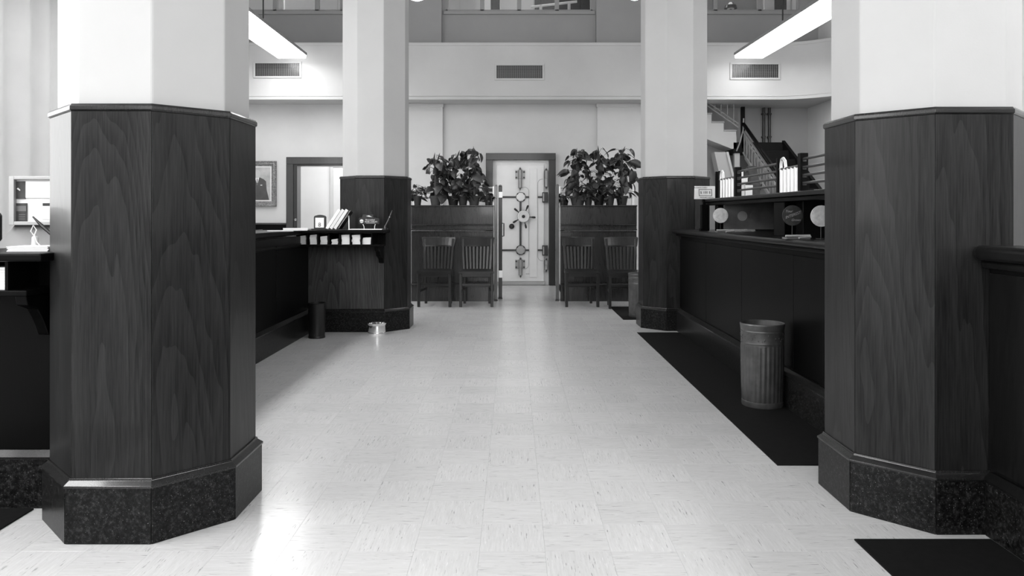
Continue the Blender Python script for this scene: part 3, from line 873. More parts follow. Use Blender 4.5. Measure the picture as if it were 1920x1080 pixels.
pl = thing('counter_placard', 'white card with a printed cheque and lettering leaning by the far column', 'placard', (ax(1322, 6.85), 6.85, 1.03))
Mr = Matrix.Rotation(-.0, 4, 'X')
zc = az(361, 6.85) - 1.03
cd = MB().add([(-.1, 0, zc - .06), (.094, 0, zc - .06), (.107, .02, zc + .06), (-.092, .02, zc + .06), (-.1, .004, zc - .06), (.094, .004, zc - .06), (.107, .024, zc + .06), (-.092, .024, zc + .06)],
         [(0, 1, 2, 3), (7, 6, 5, 4), (0, 4, 5, 1), (1, 5, 6, 2), (2, 6, 7, 3), (3, 7, 4, 0)]).build('card', 'paper3', pl)
tl = math.atan2(.02, .12)
def onc(z): return .01 + (z - zc) / .12 * .02 - .0012
o = text('lettering', 'ALWAYS CARRY', .0165, cd, (-.035, onc(zc + .045), zc + .045), 'print'); o.rotation_euler = (PI / 2 - tl, 0, 0)
o = text('lettering', 'TRAVELERS CHEQUES', .013, cd, (.015, onc(zc - .047), zc - .047), 'print'); o.rotation_euler = (PI / 2 - tl, 0, 0)
o = text('lettering', '$ 100 $', .03, cd, (.005, onc(zc), zc), 'print'); o.rotation_euler = (PI / 2 - tl, 0, 0)
for za, zb, xa, xb in ((.027, .031, -.055, .065), (-.031, -.027, -.055, .065)):
    MB().box(xa, xb, onc(zc + za) - .001, onc(zc + za) + .002, zc + za, zc + zb).build('cheque_border', 'print', cd)
for xa in (-.055, .061):
    mb = MB(); mb.bar((xa + .002, onc(zc - .029), zc - .029), (xa + .002, onc(zc + .029), zc + .029), .004, .002, (0, 1, 0)); mb.build('cheque_border', 'print', cd)
MB().box(-.012, .012, .022, .05, 0, zc + .02).box(-.04, .04, 0, .06, 0, .02).build('stand', 'dwood', pl, bev=.002)
MB().box(-.03, .04, -.04, .02, .0, .24).build('stand_post', 'dwood', pl, bev=.004).location = (.0, .045, 0)
# papers and boxes on the cap behind the rails
def cbox(px0, px1, py0, py1, Y, mat, label, dep=.1, nm='paper_box', cat='box'):
    x0_, x1_ = ax(px0, Y), ax(px1, Y)
    z0_, z1_ = az(py1, Y), az(py0, Y)
    if z0_ < ZCAP + .03: z0_ = ZCAP
    r = thing(nm, label, cat, ((x0_ + x1_) / 2, Y, z0_))
    a, hh = (x1_ - x0_) / 2, z1_ - z0_
    MB().box(-a, a, 0, dep, 0, hh * .8).build('body', mat, r, bev=.003)
    MB().box(-a - .003, a + .003, -.003, dep + .003, hh * .8, hh).build('lid', mat, r, bev=.002)
    return r
cbox(1383, 1396.5, 341, 366, 6.4, 'paper3', 'pale grey carton behind the teller rails next to the thick post')
cbox(1397.5, 1411, 347, 366, 6.4, 'paper', 'white carton behind the teller rails below the adding machine')
cbox(1383, 1402, 332, 341, 6.4, 'paper', 'flat white carton lying on the grey carton behind the teller rails')
cbox(1383, 1394, 319, 332, 6.42, 'paper3', 'small pale box on top of the carton pile behind the rails', .06)
am = thing('adding_machine', 'dark adding machine behind the teller rails', 'machine', (ax(1412, 6.72), 6.72, ZCAP))
MB().prism([(-.06, 0), (.1, 0), (.1, .24), (.04, .3), (-.02, .2), (-.06, .12)], 'yz', -.04, .045).build('body', 'dcard', am, bev=.006)
MB().tube([(-.045, .06, .26), (.05, .06, .26)], .018, 12).build('roller', 'trim', am)
MB().tube([(.05, .03, .05), (.07, .0, .09), (.07, -.02, .13)], .005, 6).build('crank', 'trim', am)
tag(MB().box(1.235, 1.665, 3.49, 7.44, 0, .006).build('floor_mat', 'mat', bev=.002), 'long dark floor mat along the teller counter under the fluted bin', 'mat', 'dark floor mats')
tag(MB().box(1.228, 1.72, .6, 2.69, 0, .006).build('floor_mat', 'mat', bev=.002), 'dark floor mat in front of the near counter at the picture corner', 'mat', 'dark floor mats')
tag(MB().box(1.235, 2.3, 8.37, 9.55, 0, .006).build('floor_mat', 'mat', bev=.002), 'dark floor mat under the shadowed chair beyond the far column', 'mat', 'dark floor mats')

nc = thing('near_counter', 'dark counter end with a rounded ledge in front of the mat column', 'counter', (1.75, 1.8, 0))
Mx = Matrix.Translation((-1.75, -1.8, 0))
tb().box(1.76, 1.84, .3, 2.75, .2, 1.0).build('body', 'nwood', nc)
for k in range(3): tb().box(1.748, 1.76, .35 + k * .8, 1.14 + k * .8, .24, .96).build('front_panel', 'nwood', nc, bev=.003)
tb().box(1.725, 1.84, .3, 2.73, 0, .2).build('plinth', 'granite', nc, bev=.004)
tb().prism([(1.72, .2), (1.72, .207), (1.748, .23), (1.8, .23), (1.8, .2)], 'xz', .3, 2.735).build('base_moulding', 'nwood', nc)
tb().box(1.69, 2.2, .3, 2.75, 1.005, 1.06).build('ledge', 'nwood', nc, bev=.02, seg=4)
tb().box(1.72, 1.85, .3, 2.75, .975, 1.005).build('ledge_moulding', 'nwood', nc, bev=.01)

# ------------------------------------------------------------------ bins and bowl
def fluted_bin(name, R, H, label, loc, mat='tin'):
    r = thing(name, label, 'bin', loc, group='fluted waste bins')
    n = 112
    flu = lambda k, z: (1 + .022 * math.cos(2 * PI * (k % 4) / 4)) if .06 * H < z < .74 * H else 1
    prof = [(R * .9, .012), (R * .905, .06 * H), (R * .92, .075 * H), (R * .955, .4 * H), (R * .965, .725 * H), (R * .97, .74 * H), (R * .96, .76 * H)]
    MB().lathe(prof, n, fl=flu).build('fluted_body', mat, r, smooth=50)
    MB().lathe([(R * .965, .75 * H), (R * .985, .765 * H), (R * .97, .78 * H), (R * .975, .9 * H), (R * .985, .905 * H), (R * .97, .92 * H), (R * .97, .75 * H)], 48).build('embossed_band', mat, r)
    rr = random.Random(3)
    mb = MB()
    for q in range(90):
        a = rr.uniform(0, 2 * PI); z = rr.uniform(.79, .89) * H
        c = Vector((math.cos(a) * R * .973, math.sin(a) * R * .973, z)); s = R * rr.uniform(.025, .05)
        mb.add([c + Vector((s, 0, 0)), c + Vector((-s, 0, 0)), c + Vector((0, s, 0)), c + Vector((0, -s, 0)), c + Vector((0, 0, s)), c + Vector((0, 0, -s))],
               [(0, 2, 4), (2, 1, 4), (1, 3, 4), (3, 0, 4), (2, 0, 5), (1, 2, 5), (3, 1, 5), (0, 3, 5)])
    o = mb.build('embossing', mat, r); o['kind'] = 'stuff'
    # open rim with inside wall and bottom
    MB().lathe([(R * .97, .915 * H), (R * .99, .93 * H), (R, .96 * H), (R * 1.02, .985 * H), (R * 1.0, H), (R * .96, .99 * H), (R * .93, .9 * H), (R * .86, .03), (.001, .03)], 48).build('rim', mat, r)
    MB().lathe([(R * .93, 0), (R * .95, .008), (R * .94, .03), (R * .9, .035)], 48).build('foot_ring', mat, r)
    return r
fluted_bin('waste_bin', .131, .505, 'tall fluted metal waste bin on the long floor mat by the teller counter', (1.535, 4.6, .006))
fluted_bin('waste_bin', .125, .5, 'fluted waste bin half hidden behind the far column', (1.455, 8.62, .006))
db = thing('waste_bin', 'low dark cylinder bin in the corner under the writing desk', 'bin', (ax(594, 7.15), 7.15, 0), group='fluted waste bins')
MB().lathe([(.075, 0), (.082, .32), (.086, .33), (.08, .335), (.07, .02), (.001, .02)], 32).build('body', 'dtin', db)
MB().lathe([(.078, 0), (.08, .012), (.077, .02)], 32).build('foot_ring', 'dtin', db)
bw = thing('metal_bowl', 'shiny chrome ash bowl on the floor at the foot of the column', 'bowl', (ax(706, 7.3), 7.32, 0))
MB().lathe([(.082, 0), (.085, .01), (.083, .095), (.093, .112), (.094, .118), (.08, .112), (.076, .06), (.001, .06)], 48).build('body', 'chrome', bw)
MB().lathe([(.0875, .02), (.0885, .024), (.0875, .028), (.084, .024)], 48).build('band', 'chrome', bw)

# ------------------------------------------------------------------ chairs
def make_chair():
    r = thing('side_chair', 'c', 'chair', (0, 0, 0), group='slat back chairs along the plant screens')
    W2, D = .205, .43
    # front is -y ; origin at centre of the front edge on the floor
    n = 8; vs = []; fs = []
    top = []; 
    for i in range(n + 1):
        for j in range(n + 1):
            u, v = i / n * 2 - 1, j / n
            wx = .225 - .03 * v
            x, y = u * wx, v * .42 - .01
            z = .455 - .012 * (1 - u * u) * math.sin(PI * v) + .008 * v
            vs.append((x, y, z))
    N = (n + 1) ** 2
    vs += [(x, y, .43) for x, y, z in vs]
    for i in range(n):
        for j in range(n):
            a = i * (n + 1) + j
            fs.append((a, a + 1, a + n + 2, a + n + 1)); fs.append((a + N, a + n + 1 + N, a + n + 2 + N, a + 1 + N))
    for i in range(n):
        for a, b in ((i, i + 1), (N - 1 - i, N - 2 - i)): fs.append((a, a + N, b + N, b))
        for a, b in ((i * (n + 1), (i + 1) * (n + 1)), (i * (n + 1) + n, (i + 1) * (n + 1) + n)): fs.append((a, a + N, b + N, b))
    MB().add(vs, fs).build('seat', 'cwood', r, bev=0)
    for s in (-1, 1):
        MB().bar((s * .2, .02, 0), (s * .2, .02, .43), .036, .036, (0, 1, 0)).build('leg', 'cwood', r, bev=.005)
        MB().bar((s * .165, .42, 0), (s * .172, .385, .44), .034, .036, (0, 1, 0)).build('leg', 'cwood', r, bev=.005)
        mb = MB()
        mb.bar((s * .172, .385, .44), (s * .185, .415, .66), .03, .032, (0, 1, 0)); mb.bar((s * .185, .415, .655), (s * .19, .455, .86), .028, .03, (0, 1, 0))
        mb.build('back_post', 'cwood', r, bev=.004)
        MB().bar((s * .2, .03, .2), (s * .168, .4, .2), .02, .03).build('side_stretcher', 'cwood', r, bev=.003)
        MB().bar((s * .195, .03, .4), (s * .172, .38, .4), .02, .05).build('side_apron', 'cwood', r, bev=.003)
    MB().box(-.19, .19, .01, .03, .385, .432).build('front_apron', 'cwood', r, bev=.003)
    MB().box(-.19, .19, .012, .032, .272, .3).build('front_stretcher', 'cwood', r, bev=.003)
    MB().box(-.16, .16, .385, .4, .22, .25).build('rear_stretcher', 'cwood', r, bev=.003)
    # crest rail, curved
    vs = []; fs = []
    m = 10
    for i in range(m + 1):
        u = i / m * 2 - 1
        for (zz, dy, wx) in ((.755, 0, .205), (.775, 0, .212), (.87, .028, .225), (.883, .032, .218)):
            for t in (0, .022):
                vs.append((u * wx, .425 + dy + .03 * (1 - u * u) + t - (.0 if t else 0), zz))
    q = 8
    for i in range(m):
        a, b = i * q, (i + 1) * q
        ring = [0, 2, 4, 6, 7, 5, 3, 1]
        for k in range(8):
            k2 = (k + 1) % 8
            fs.append((a + ring[k], b + ring[k], b + ring[k2], a + ring[k2]))
    ring = [0, 2, 4, 6, 7, 5, 3, 1]
    fs.append(tuple(ring)); fs.append(tuple(m * q + k for k in reversed(ring)))
    MB().add(vs, fs).build('crest_rail', 'cwood', r, bev=.004)
    for k in range(7):
        u = (k - 3) / 3.6
        MB().bar((u * .155, .39 + .015 * (1 - u * u), .455), (u * .175, .435 + .028 * (1 - u * u), .76), .026, .009, (0, 1, 0)).build('slat', 'cwood', r, bev=.002)
    return r
ch = make_chair()
spots = [((814, 9.52), -.03, 'slat back chair nearest the writing desk column, before the fern screen'), ((893, 9.52), .02, 'slat back chair before the plant screen next to the gate on the portrait side'),
         ((1092, 9.52), .03, 'slat back chair before the plant screen next to the gate on the teller side'), ((1174, 9.3), 0.0, 'shadowed slat back chair beside the half hidden bin')]
spots[0] = (spots[0][0], spots[0][1], 'slat back chair nearest the writing desk column, in front of the plant screen')
for k, ((px, Y), a, lab) in enumerate(spots):
    loc = (ax(px, Y), Y, 0.006 if k == 3 else 0)
    if k == 0:
        ch.location = loc; ch.rotation_euler = (0, 0, a); ch['label'] = lab
    else: copy_tree(ch, loc, a, lab)

# ------------------------------------------------------------------ plant screens and gate posts
YP = 10.17
def plant_screen(x0, x1, label):
    r = thing('plant_screen', label, 'partition', ((x0 + x1) / 2, YP, 0), group='wooden plant screens by the gate')
    a = (x1 - x0) / 2
    zt = 1.31
    MB().box(-a, a, .02, .3, .12, .96).build('body', 'pwood', r)
    k = 3
    for q in range(k):
        MB().box(-a + 2 * a * q / k + .01, -a + 2 * a * (q + 1) / k - .01, .008, .02, .26, .94).build('lower_panel', 'pwood', r, bev=.003)
    MB().box(-a, a, .005, .3, 0, .22).build('plinth', 'pwood', r, bev=.004)
    MB().prism([(-.012, .22), (-.012, .228), (.006, .245), (.05, .245), (.05, .22)], 'yz', -a, a).build('base_moulding', 'pwood', r)
    MB().box(-a, a, -.03, .3, .965, .99).build('lower_ledge', 'pwood', r, bev=.008)
    MB().box(-a, a, -.015, .3, 1.03, 1.052).build('upper_ledge', 'pwood', r, bev=.008)
    MB().box(-a, a, .012, .3, .99, 1.03).build('ledge_band', 'pwood', r)
    MB().box(-a, a, 0, .3, 1.052, zt - .02).build('top_board', 'pwood', r, bev=.003)
    MB().box(-a - .005, a + .005, -.02, .32, zt - .02, zt).build('cap', 'pwood', r, bev=.006)
    for z_ in (1.42, 1.49, 1.56):
        MB().tube([(-a, .33, z_), (a, .33, z_)], .012, 8).build('back_rail', 'alu', r)
    for s in (-1, 1):
        MB().box(s * a - .02, s * a + .02, .31, .35, 0, 1.58).build('back_post', 'alu', r, bev=.003)
    return r
SL0, SL1, SR0, SR1 = ax(771, YP), ax(925, YP), ax(1051, YP), ax(1194, YP)
plant_screen(SL0, SL1, 'wooden plant screen behind the two chairs on the portrait side of the gate')
plant_screen(SR0, SR1, 'wooden plant screen on the teller side of the gate')
def gate_post(px0, px1, Y, mat, label, H=1.6, dep=.05):
    x0, x1 = ax(px0, Y), ax(px1, Y); a = (x1 - x0) / 2
    r = thing('gate_post', label, 'post', ((x0 + x1) / 2, Y, 0), group='posts of the vault gate')
    MB().box(-a, a, 0, dep, .02, H - .02).build('shaft', mat, r, bev=.006)
    pts = [(-a, H - .02), (a, H - .02)] + [(a * math.cos(t), H - .02 + .02 * math.sin(t)) for t in [PI * k / 6 for k in range(1, 6)]]
    MB().prism(pts, 'xz', 0, dep).build('rounded_top', mat, r)
    MB().box(-a - .004, a + .004, -.004, dep + .004, 0, .02).build('foot', 'iron', r)
    return r
M['polished'] = wood('polished post wood', 0.05, 0.16, 0.2, 0.7, 0.3)
gate_post(927, 932.5, 10.2, 'polished', 'slim polished post beside the two chairs, outermost of the vault gate pair')
r = gate_post(934.5, 941.5, 10.45, 'casing', 'dark gate post hiding the hinge side edge of the white vault door', dep=.06)
MB().box(-.02, .03, -.004, 0, 1.42, 1.5).build('upper_hinge', 'alu', r)
MB().box(-.02, .03, -.004, 0, .30, .40).build('lower_hinge', 'alu', r)
MB().tube([(.026, .03, 1.06), (.05, .02, 1.06), (.05, .02, .88), (.03, .03, .88)], .008, 6).build('latch', 'iron', r)
gate_post(1042, 1048, 10.2, 'polished', 'slim polished post on the teller side of the vault gate')
gate_post(1050.5, 1057, 10.35, 'casing', 'dark gate post behind the slim post on the teller side', dep=.06, H=1.45)

# ------------------------------------------------------------------ plants
def leaf_mesh(name, mat, L, Wd, notch=.12, fold=.25, droop=.35):
    vs = []; fs = []
    n = 7
    prof = [(0, .0), (.06, .62), (.2, .95), (.4, 1.0), (.6, .82), (.8, .48), (.93, .18), (1.0, 0.0)]
    for i, (t, wv) in enumerate(prof):
        hw = wv * Wd / 2
        zc_ = -droop * L * t * t * .6
        back = -notch * L if i == 1 else 0
        y = t * L
        vs += [(-hw, y + (back if i == 1 else 0), zc_ + fold * hw), (0, y, zc_), (hw, y + (back if i == 1 else 0), zc_ + fold * hw)]
    for i in range(len(prof) - 1):
        a = i * 3
        fs += [(a, a + 1, a + 4, a + 3), (a + 1, a + 2, a + 5, a + 4)]
    me = bpy.data.meshes.new(name)
    me.from_pydata(vs, [], fs)
    bm = bmesh.new(); bm.from_mesh(me)
    bmesh.ops.remove_doubles(bm, verts=bm.verts, dist=1e-5)
    bmesh.ops.solidify(bm, geom=bm.faces[:], thickness=.0012)
    bm.to_mesh(me); bm.free()
    for p in me.polygons: p.use_smooth = True
    me.materials.append(M[mat])
    return me
LM = [leaf_mesh('leaf', 'leaf', .12, .10), leaf_mesh('leaf', 'leaf', .15, .12, .16, .2, .5), leaf_mesh('leaf', 'leaf2', .17, .10, .1, .3, .4), leaf_mesh('leaf', 'leaf', .09, .085, .14, .15, .2)]
SPEAR = MB().tube([(0, 0, 0), (0, 0, .05), (.004, 0, .09), (.008, 0, .13)], [.006, .012, .008, .001], 8).mesh('leaf_spike', 'leaf')
def plant(px, H, nl, seed, label, pr=.085, pm='pot', spread=.15, spikes=1, lean=0, yoff=.15, ivy=False, pot_h=.13):
    R = random.Random(seed)
    r = thing('potted_plant', label, 'plant', (ax(px, YP + yoff), YP + yoff, 1.31), group='potted climbing plants on the screens')
    MB().lathe([(pr * .72, 0), (pr * .95, pot_h * .8), (pr * 1.04, pot_h * .8), (pr * 1.06, pot_h), (pr * .95, pot_h), (pr * .93, pot_h * .9), (.001, pot_h * .9)], 20).build('pot', pm, r)
    MB().lathe([(pr * .92, pot_h * .86), (pr * .5, pot_h * .93), (.001, pot_h * .94)], 16).build('soil', 'soil', r)
    if not ivy:
        MB().tube([(0, 0, pot_h * .8), (lean * .5, 0, H * .5), (lean, 0, H - .1)], .016, 8).build('moss_pole', 'pole', r)
    for q in range(1 if ivy else 2):
        pts = []
        for k in range(7):
            t = k / 6
            pts.append((lean * t + .022 * math.cos(q * 3 + t * 9), .022 * math.sin(q * 3 + t * 9), pot_h * .8 + (H - .08 - pot_h * .8) * t))
        MB().tube(pts, .006, 6).build('vine_stem', 'stem', r)
    for k in range(nl):
        t = (k + R.random()) / nl
        z = pot_h + .0 + (H - pot_h - .05) * t
        a = R.uniform(0, 2 * PI)
        rad = spread * (.45 + .55 * R.random()) * (1.0 - .5 * t * t)
        if ivy: rad = spread * R.uniform(.5, 1.1)
        bx_, by_ = lean * t, 0
        ex, ey = bx_ + rad * math.cos(a), by_ + rad * .75 * math.sin(a)
        ez = z + R.uniform(.0, .05) - (.1 * R.random() if ivy else 0)
        st = MB().tube([(bx_, by_, z - .02), ((bx_ + ex) / 2, (by_ + ey) / 2, ez + .015), (ex, ey, ez)], .003, 5).build('leaf_stalk', 'stem', r)
        me = LM[R.choice((0, 0, 1, 1, 2, 3)) if not ivy else 3]
        lf = link('leaf', me, r, (ex, ey, ez))
        sc = R.uniform(.65, 1.2)
        lf.scale = (sc, sc, sc)
        lf.rotation_euler = Euler((R.uniform(-1.25, -.15), R.uniform(-.9, .9), a - PI / 2 + R.uniform(-.6, .6)))
    for k in range(spikes):
        s = link('leaf_spike', SPEAR, r, (lean + (k - (spikes - 1) / 2) * .05, 0, H - .1))
        s.rotation_euler = (0, R.uniform(-.25, .35) + (.3 if k else 0), 0)
    return r
zpx = lambda py: az(py, YP + .15) - 1.31
plant(817, zpx(290), 52, 1, 'climbing plant with two top spikes, outermost tall one on the portrait side screen', spikes=2, spread=.21)
plant(850, zpx(284), 50, 2, 'middle climbing plant on the portrait side screen, its spike leaning over', lean=.05, spread=.17, yoff=.2, pm='pot2')
plant(889, zpx(278), 54, 3, 'tallest climbing plant on the portrait side screen beside the vault frame', spread=.21, pm='pot')
plant(783, .3, 24, 4, 'low bushy plant at the column end of the portrait side screen', .06, 'pot2', .11, 0, ivy=True)
plant(915, .2, 12, 5, 'small trailing plant beside the slim gate post on the portrait side', .05, 'pot2', .08, 0, ivy=True, yoff=.1)
plant(868, .34, 36, 11, 'short leafy plant in a dark pot between the tall plants on the portrait side', .07, 'pot2', .13, 0, ivy=True, yoff=.08)
plant(1083, zpx(281), 52, 6, 'climbing plant in a pale clay pot next to the gate on the teller side screen', .11, 'pot', spread=.2, spikes=2)
plant(1123, zpx(276), 52, 7, 'middle climbing plant on the teller side screen', spread=.17, yoff=.2, pm='pot2')
plant(1166, zpx(277), 54, 8, 'climbing plant at the column end of the teller side screen', spread=.21, pm='pot2')
plant(1055, .17, 13, 9, 'small trailing ivy at the gate end of the teller side screen', .045, 'pot2', .07, 0, ivy=True, yoff=.08)
plant(1143, .33, 36, 12, 'short leafy plant in a dark pot between the tall plants on the teller side', .07, 'pot2', .13, 0, ivy=True, yoff=.08)
plant(1103, .33, 36, 13, 'short broad leafed plant beside the pale clay pot', .06, 'pot2', .13, 0, ivy=True, yoff=.07)

# ------------------------------------------------------------------ vault door
YV = 12.50
vt = link('trim_2', None); vt['kind'] = 'structure'; vt['label'] = 'dark wooden casing around the vault door'; vt['category'] = 'door casing'
vx0, vx1, vz1 = ax(911, YV), ax(1042, YV), az(287, YV)
cw = .115
vt.location = ((vx0 + vx1) / 2, YV, 0)
a = (vx1 - vx0) / 2
MB().box(-a, -a + cw, 0, .12, 0, vz1 - cw).build('casing_side', 'casing', vt, bev=.004)
MB().box(a - cw, a, 0, .12, 0, vz1 - cw).build('casing_side', 'casing', vt, bev=.004)
MB().box(-a, a, 0, .12, vz1 - cw, vz1).build('casing_head', 'casing', vt, bev=.004)
vd = thing('vault_door', 'white steel vault door with bolt bars and a spoked wheel', 'vault door', (0, 12.56, 0))
YW = 12.56
def vx(px): return ax(px, YW)
def vz(py): return az(py, YW)
MB().box(-a + cw + vt.location.x, a - cw + vt.location.x, .03, .16, .0, vz1 - cw).build('jamb', 'vault', vd)
MB().box(vx(931), vx(1020), .0, .04, .06, vz(309)).build('slab', 'vault', vd, bev=.006)
MB().box(vx(925), vx(1022), -.002, .04, .0, .055).build('sill_plate', 'vgrey', vd, bev=.004)
MB().box(vx(993), vx(1007), -.012, .0, vz(520), vz(316)).build('pressure_bar', 'vault', vd, bev=.005)
def rrect(x0, x1, z0, z1, r_, right=True, left=True):
    pts = []
    for (cx_, cz_, a0) in ((x1 - r_, z1 - r_, 0), (x0 + r_, z1 - r_, 90), (x0 + r_, z0 + r_, 180), (x1 - r_, z0 + r_, 270)):
        for k in range(6):
            t = math.radians(a0 + 18 * k); pts.append((cx_ + r_ * math.cos(t), -.002, cz_ + r_ * math.sin(t)))
    return pts
p_ = rrect(vx(974), vx(991.5), vz(504), vz(351), .07)
MB().tube(p_ + [p_[0]], .004, 5).build('seam', 'vgrey', vd)
p_ = rrect(vx(1008.5), vx(1026), vz(489), vz(336), .07)
MB().tube([q for q in p_ if q[0] < vx(1020)] , .004, 5).build('seam', 'vgrey', vd)
def pin(px, pya, pyb, nm='bolt_pin'):
    x = vx(px); z0_, z1_ = vz(pyb), vz(pya)
    o = MB().lathe([(.001, z0_), (.014, z0_ + .025), (.02, z0_ + .04), (.02, z0_ + .05), (.028, z0_ + .055), (.028, (z0_ + z1_) / 2 - .005), (.022, (z0_ + z1_) / 2), (.028, (z0_ + z1_) / 2 + .005), (.028, z1_ - .055), (.02, z1_ - .05), (.022, z1_ - .035), (.012, z1_ - .02), (.001, z1_)], 16, (x, -.035, 0)).build(nm, 'vgrey', vd)
    MB().box(x - .012, x + .012, -.06, -.002, z0_ + .02, z0_ + .05).box(x - .012, x + .012, -.06, -.002, z1_ - .05, z1_ - .02).build('clasp', 'iron', o)
    for s in (-1, 1):
        MB().box(x + s * .026 - .004, x + s * .026 + .004, -.05, -.002, z0_ + .05, z1_ - .05).build('edge_strip', 'iron', o)
def plate(px0, px1, py0, py1):
    o = MB().box(vx(px0), vx(px1), -.012, 0, vz(py1), vz(py0)).build('bolt_plate', 'vgrey', vd, bev=.002)
    for px in (px0 + 2, px1 - 2):
        for py in (py0 + 3, py1 - 3):
            MB().lathe([(.014, -.03), (.016, -.02), (.016, -.012)], 10, (vx(px), 0, vz(py)), 'y').build('bolt_head', 'iron', o)
pin(975.2, 313, 358); plate(966, 984.5, 319.5, 336)
pin(976, 481, 521.5); plate(966, 984.5, 487, 504)
pin(1024, 314.5, 356); pin(1024, 482, 511)
def boss(px, py, m_):
    o = MB().lathe([(.076, 0), (.076, -.02), (.068, -.035), (.06, -.04), (.001, -.042)], 28, (vx(px), 0, vz(py)), 'y').build('boss', m_, vd)
    for t in (45, 135, 225, 315):
        t = math.radians(t)
        MB().lathe([(.016, 0), (.016, -.03), (.01, -.036)], 10, (vx(px) + .072 * math.cos(t), 0, vz(py) + .072 * math.sin(t)), 'y').build('lug', 'iron', o)
    MB().lathe([(.085, -.002), (.085, -.008), (.076, -.01)], 28, (vx(px), 0, vz(py)), 'y').build('boss_ring', 'iron', o)
boss(976.5, 369.5, 'vault'); boss(976.3, 469, 'vgrey')
for py in (369.5, 469):
    MB().box(vx(935), vx(992), -.02, -.002, vz(py) - .014, vz(py) + .014).build('bolt_bar', 'iron', vd, bev=.003)
    MB().box(vx(1008), vx(1018), -.02, -.002, vz(py) - .014, vz(py) + .014).build('bolt_bar', 'iron', vd, bev=.003)
    MB().box(vx(1016.5), vx(1027), -.05, .0, vz(py + 10), vz(py - 9)).build('hinge_block', 'iron', vd, bev=.006)
    MB().box(vx(1018), vx(1020), -.054, -.05, vz(py + 8), vz(py - 7)).build('hinge_strip', 'vgrey', vd)
MB().box(vx(976) - .015, vx(976) + .015, -.022, -.002, vz(469), vz(369.5)).build('bolt_rod', 'iron', vd, bev=.003)
cxw, czw = vx(981.4), vz(405.8)
wh = MB().lathe([(.1, -.05), (.1, -.07), (.085, -.078), (.075, -.07), (.03, -.066), (.001, -.066)], 32, (cxw, 0, czw), 'y').build('hand_wheel', 'vault', vd)
MB().lathe([(.028, -.066), (.026, -.085), (.001, -.09)], 16, (cxw, 0, czw), 'y').build('hub', 'iron', wh)
MB().lathe([(.104, -.045), (.104, -.055), (.1, -.056)], 32, (cxw, 0, czw), 'y').build('wheel_rim', 'iron', wh)
MB().lathe([(.03, 0), (.03, -.05)], 16, (cxw, 0, czw), 'y').build('spindle', 'iron', wh)
for k in range(5):
    t = math.radians(67 + 72 * k)
    d = Vector((math.cos(t), 0, math.sin(t))); c0 = Vector((cxw, -.06, czw))
    MB().tube([c0 + d * .095, c0 + d * .13, c0 + d * .15, c0 + d * .19, c0 + d * .205], [.009, .009, .016, .018, .008], 10).build('spoke_handle', 'iron', wh)
o = MB().lathe([(.045, 0), (.045, -.025), (.035, -.03), (.02, -.05), (.001, -.052)], 24, (vx(959.4), 0, vz(424.4)), 'y').build('combination_dial', 'iron', vd)
MB().lathe([(.03, -.031), (.03, -.033), (.024, -.034)], 24, (vx(959.4), 0, vz(424.4)), 'y').build('dial_ring', 'vgrey', o)
for k in range(4):
    MB().lathe([(.006, 0), (.005, -.005)], 8, (vx(987 + 2.4 * k), 0, vz(513.5)), 'y').build('rivet', 'iron', vd)

# ------------------------------------------------------------------ doorway, wainscot, portrait
dr = link('door_1', None); dr['kind'] = 'structure'; dr['label'] = 'dark cased doorway into a white office beside the portrait'; dr['category'] = 'doorway'
dr.location = (DX0, YB, 0)
cw = .12
o_ = DX1 - DX0
MB().box(-cw, 0, -.04, .02, 0, DZ1).build('casing_side', 'trim', dr, bev=.006)
MB().box(o_, o_ + cw, -.04, .02, 0, DZ1).build('casing_side', 'trim', dr, bev=.006)
MB().box(-cw, o_ + cw, -.04, .02, DZ1, DZ1 + cw).build('casing_head', 'trim', dr, bev=.006)
MB().box(0, .06, -.02, .2, 0, DZ1).build('jamb', 'casing', dr, bev=.003)
MB().box(o_ - .03, o_, -.02, .2, 0, DZ1).build('jamb', 'casing', dr, bev=.003)
MB().box(.06, o_ - .03, -.02, .2, DZ1 - .03, DZ1).build('head_jamb', 'casing', dr, bev=.003)
MB().lathe([(.012, -.03), (.022, -.05), (.001, -.07)], 12, (.045, -.02, 1.1), 'y').build('knob', 'chrome', dr)
wz = 1.045
wn = struct('baseboard_back', MB().box(XL, DX0 - cw, YB - .03, YB, 0, wz - .03), 'dwood', 'dark wood wainscot below the portrait', 'wainscot')
MB().box(XL, DX0 - cw, YB - .05, YB, wz - .03, wz).build('cap_rail', 'trim', wn, bev=.005)
for k in range(3):
    xx = XL + .02 + k * (DX0 - cw - XL) / 3
    MB().box(xx, xx + (DX0 - cw - XL) / 3 - .04, YB - .04, YB - .03, .15, wz - .1).build('panel', 'dwood', wn, bev=.003)

pt = thing('framed_portrait', 'framed painting of a figure in a dark suit on the back wall', 'picture', (ax(482, 12.55), 12.57, az(344.5, 12.55)))
PW, PH = .325, .38
fw = .085
prof = [(0, .0), (0, .03), (.012, .04), (.03, .03), (.045, .034), (.06, .02), (fw, .014), (fw, 0)]
def frame_piece(w_, h_):
    vs = []; fs = []
    cs = [(-w_, -h_), (w_, -h_), (w_, h_), (-w_, h_)]
    for (cx_, cz_) in cs:
        sx_, sz_ = (1 if cx_ > 0 else -1), (1 if cz_ > 0 else -1)
        for (d, y) in prof: vs.append((cx_ - sx_ * d, -y, cz_ - sz_ * d))
    n = len(prof)
    for i in range(4):
        j = (i + 1) % 4
        for k in range(n):
            k2 = (k + 1) % n
            fs.append((i * n + k, j * n + k, j * n + k2, i * n + k2))
    return MB().add(vs, fs)
frame_piece(PW, PH).build('frame', 'gilt', pt)
mb = MB()
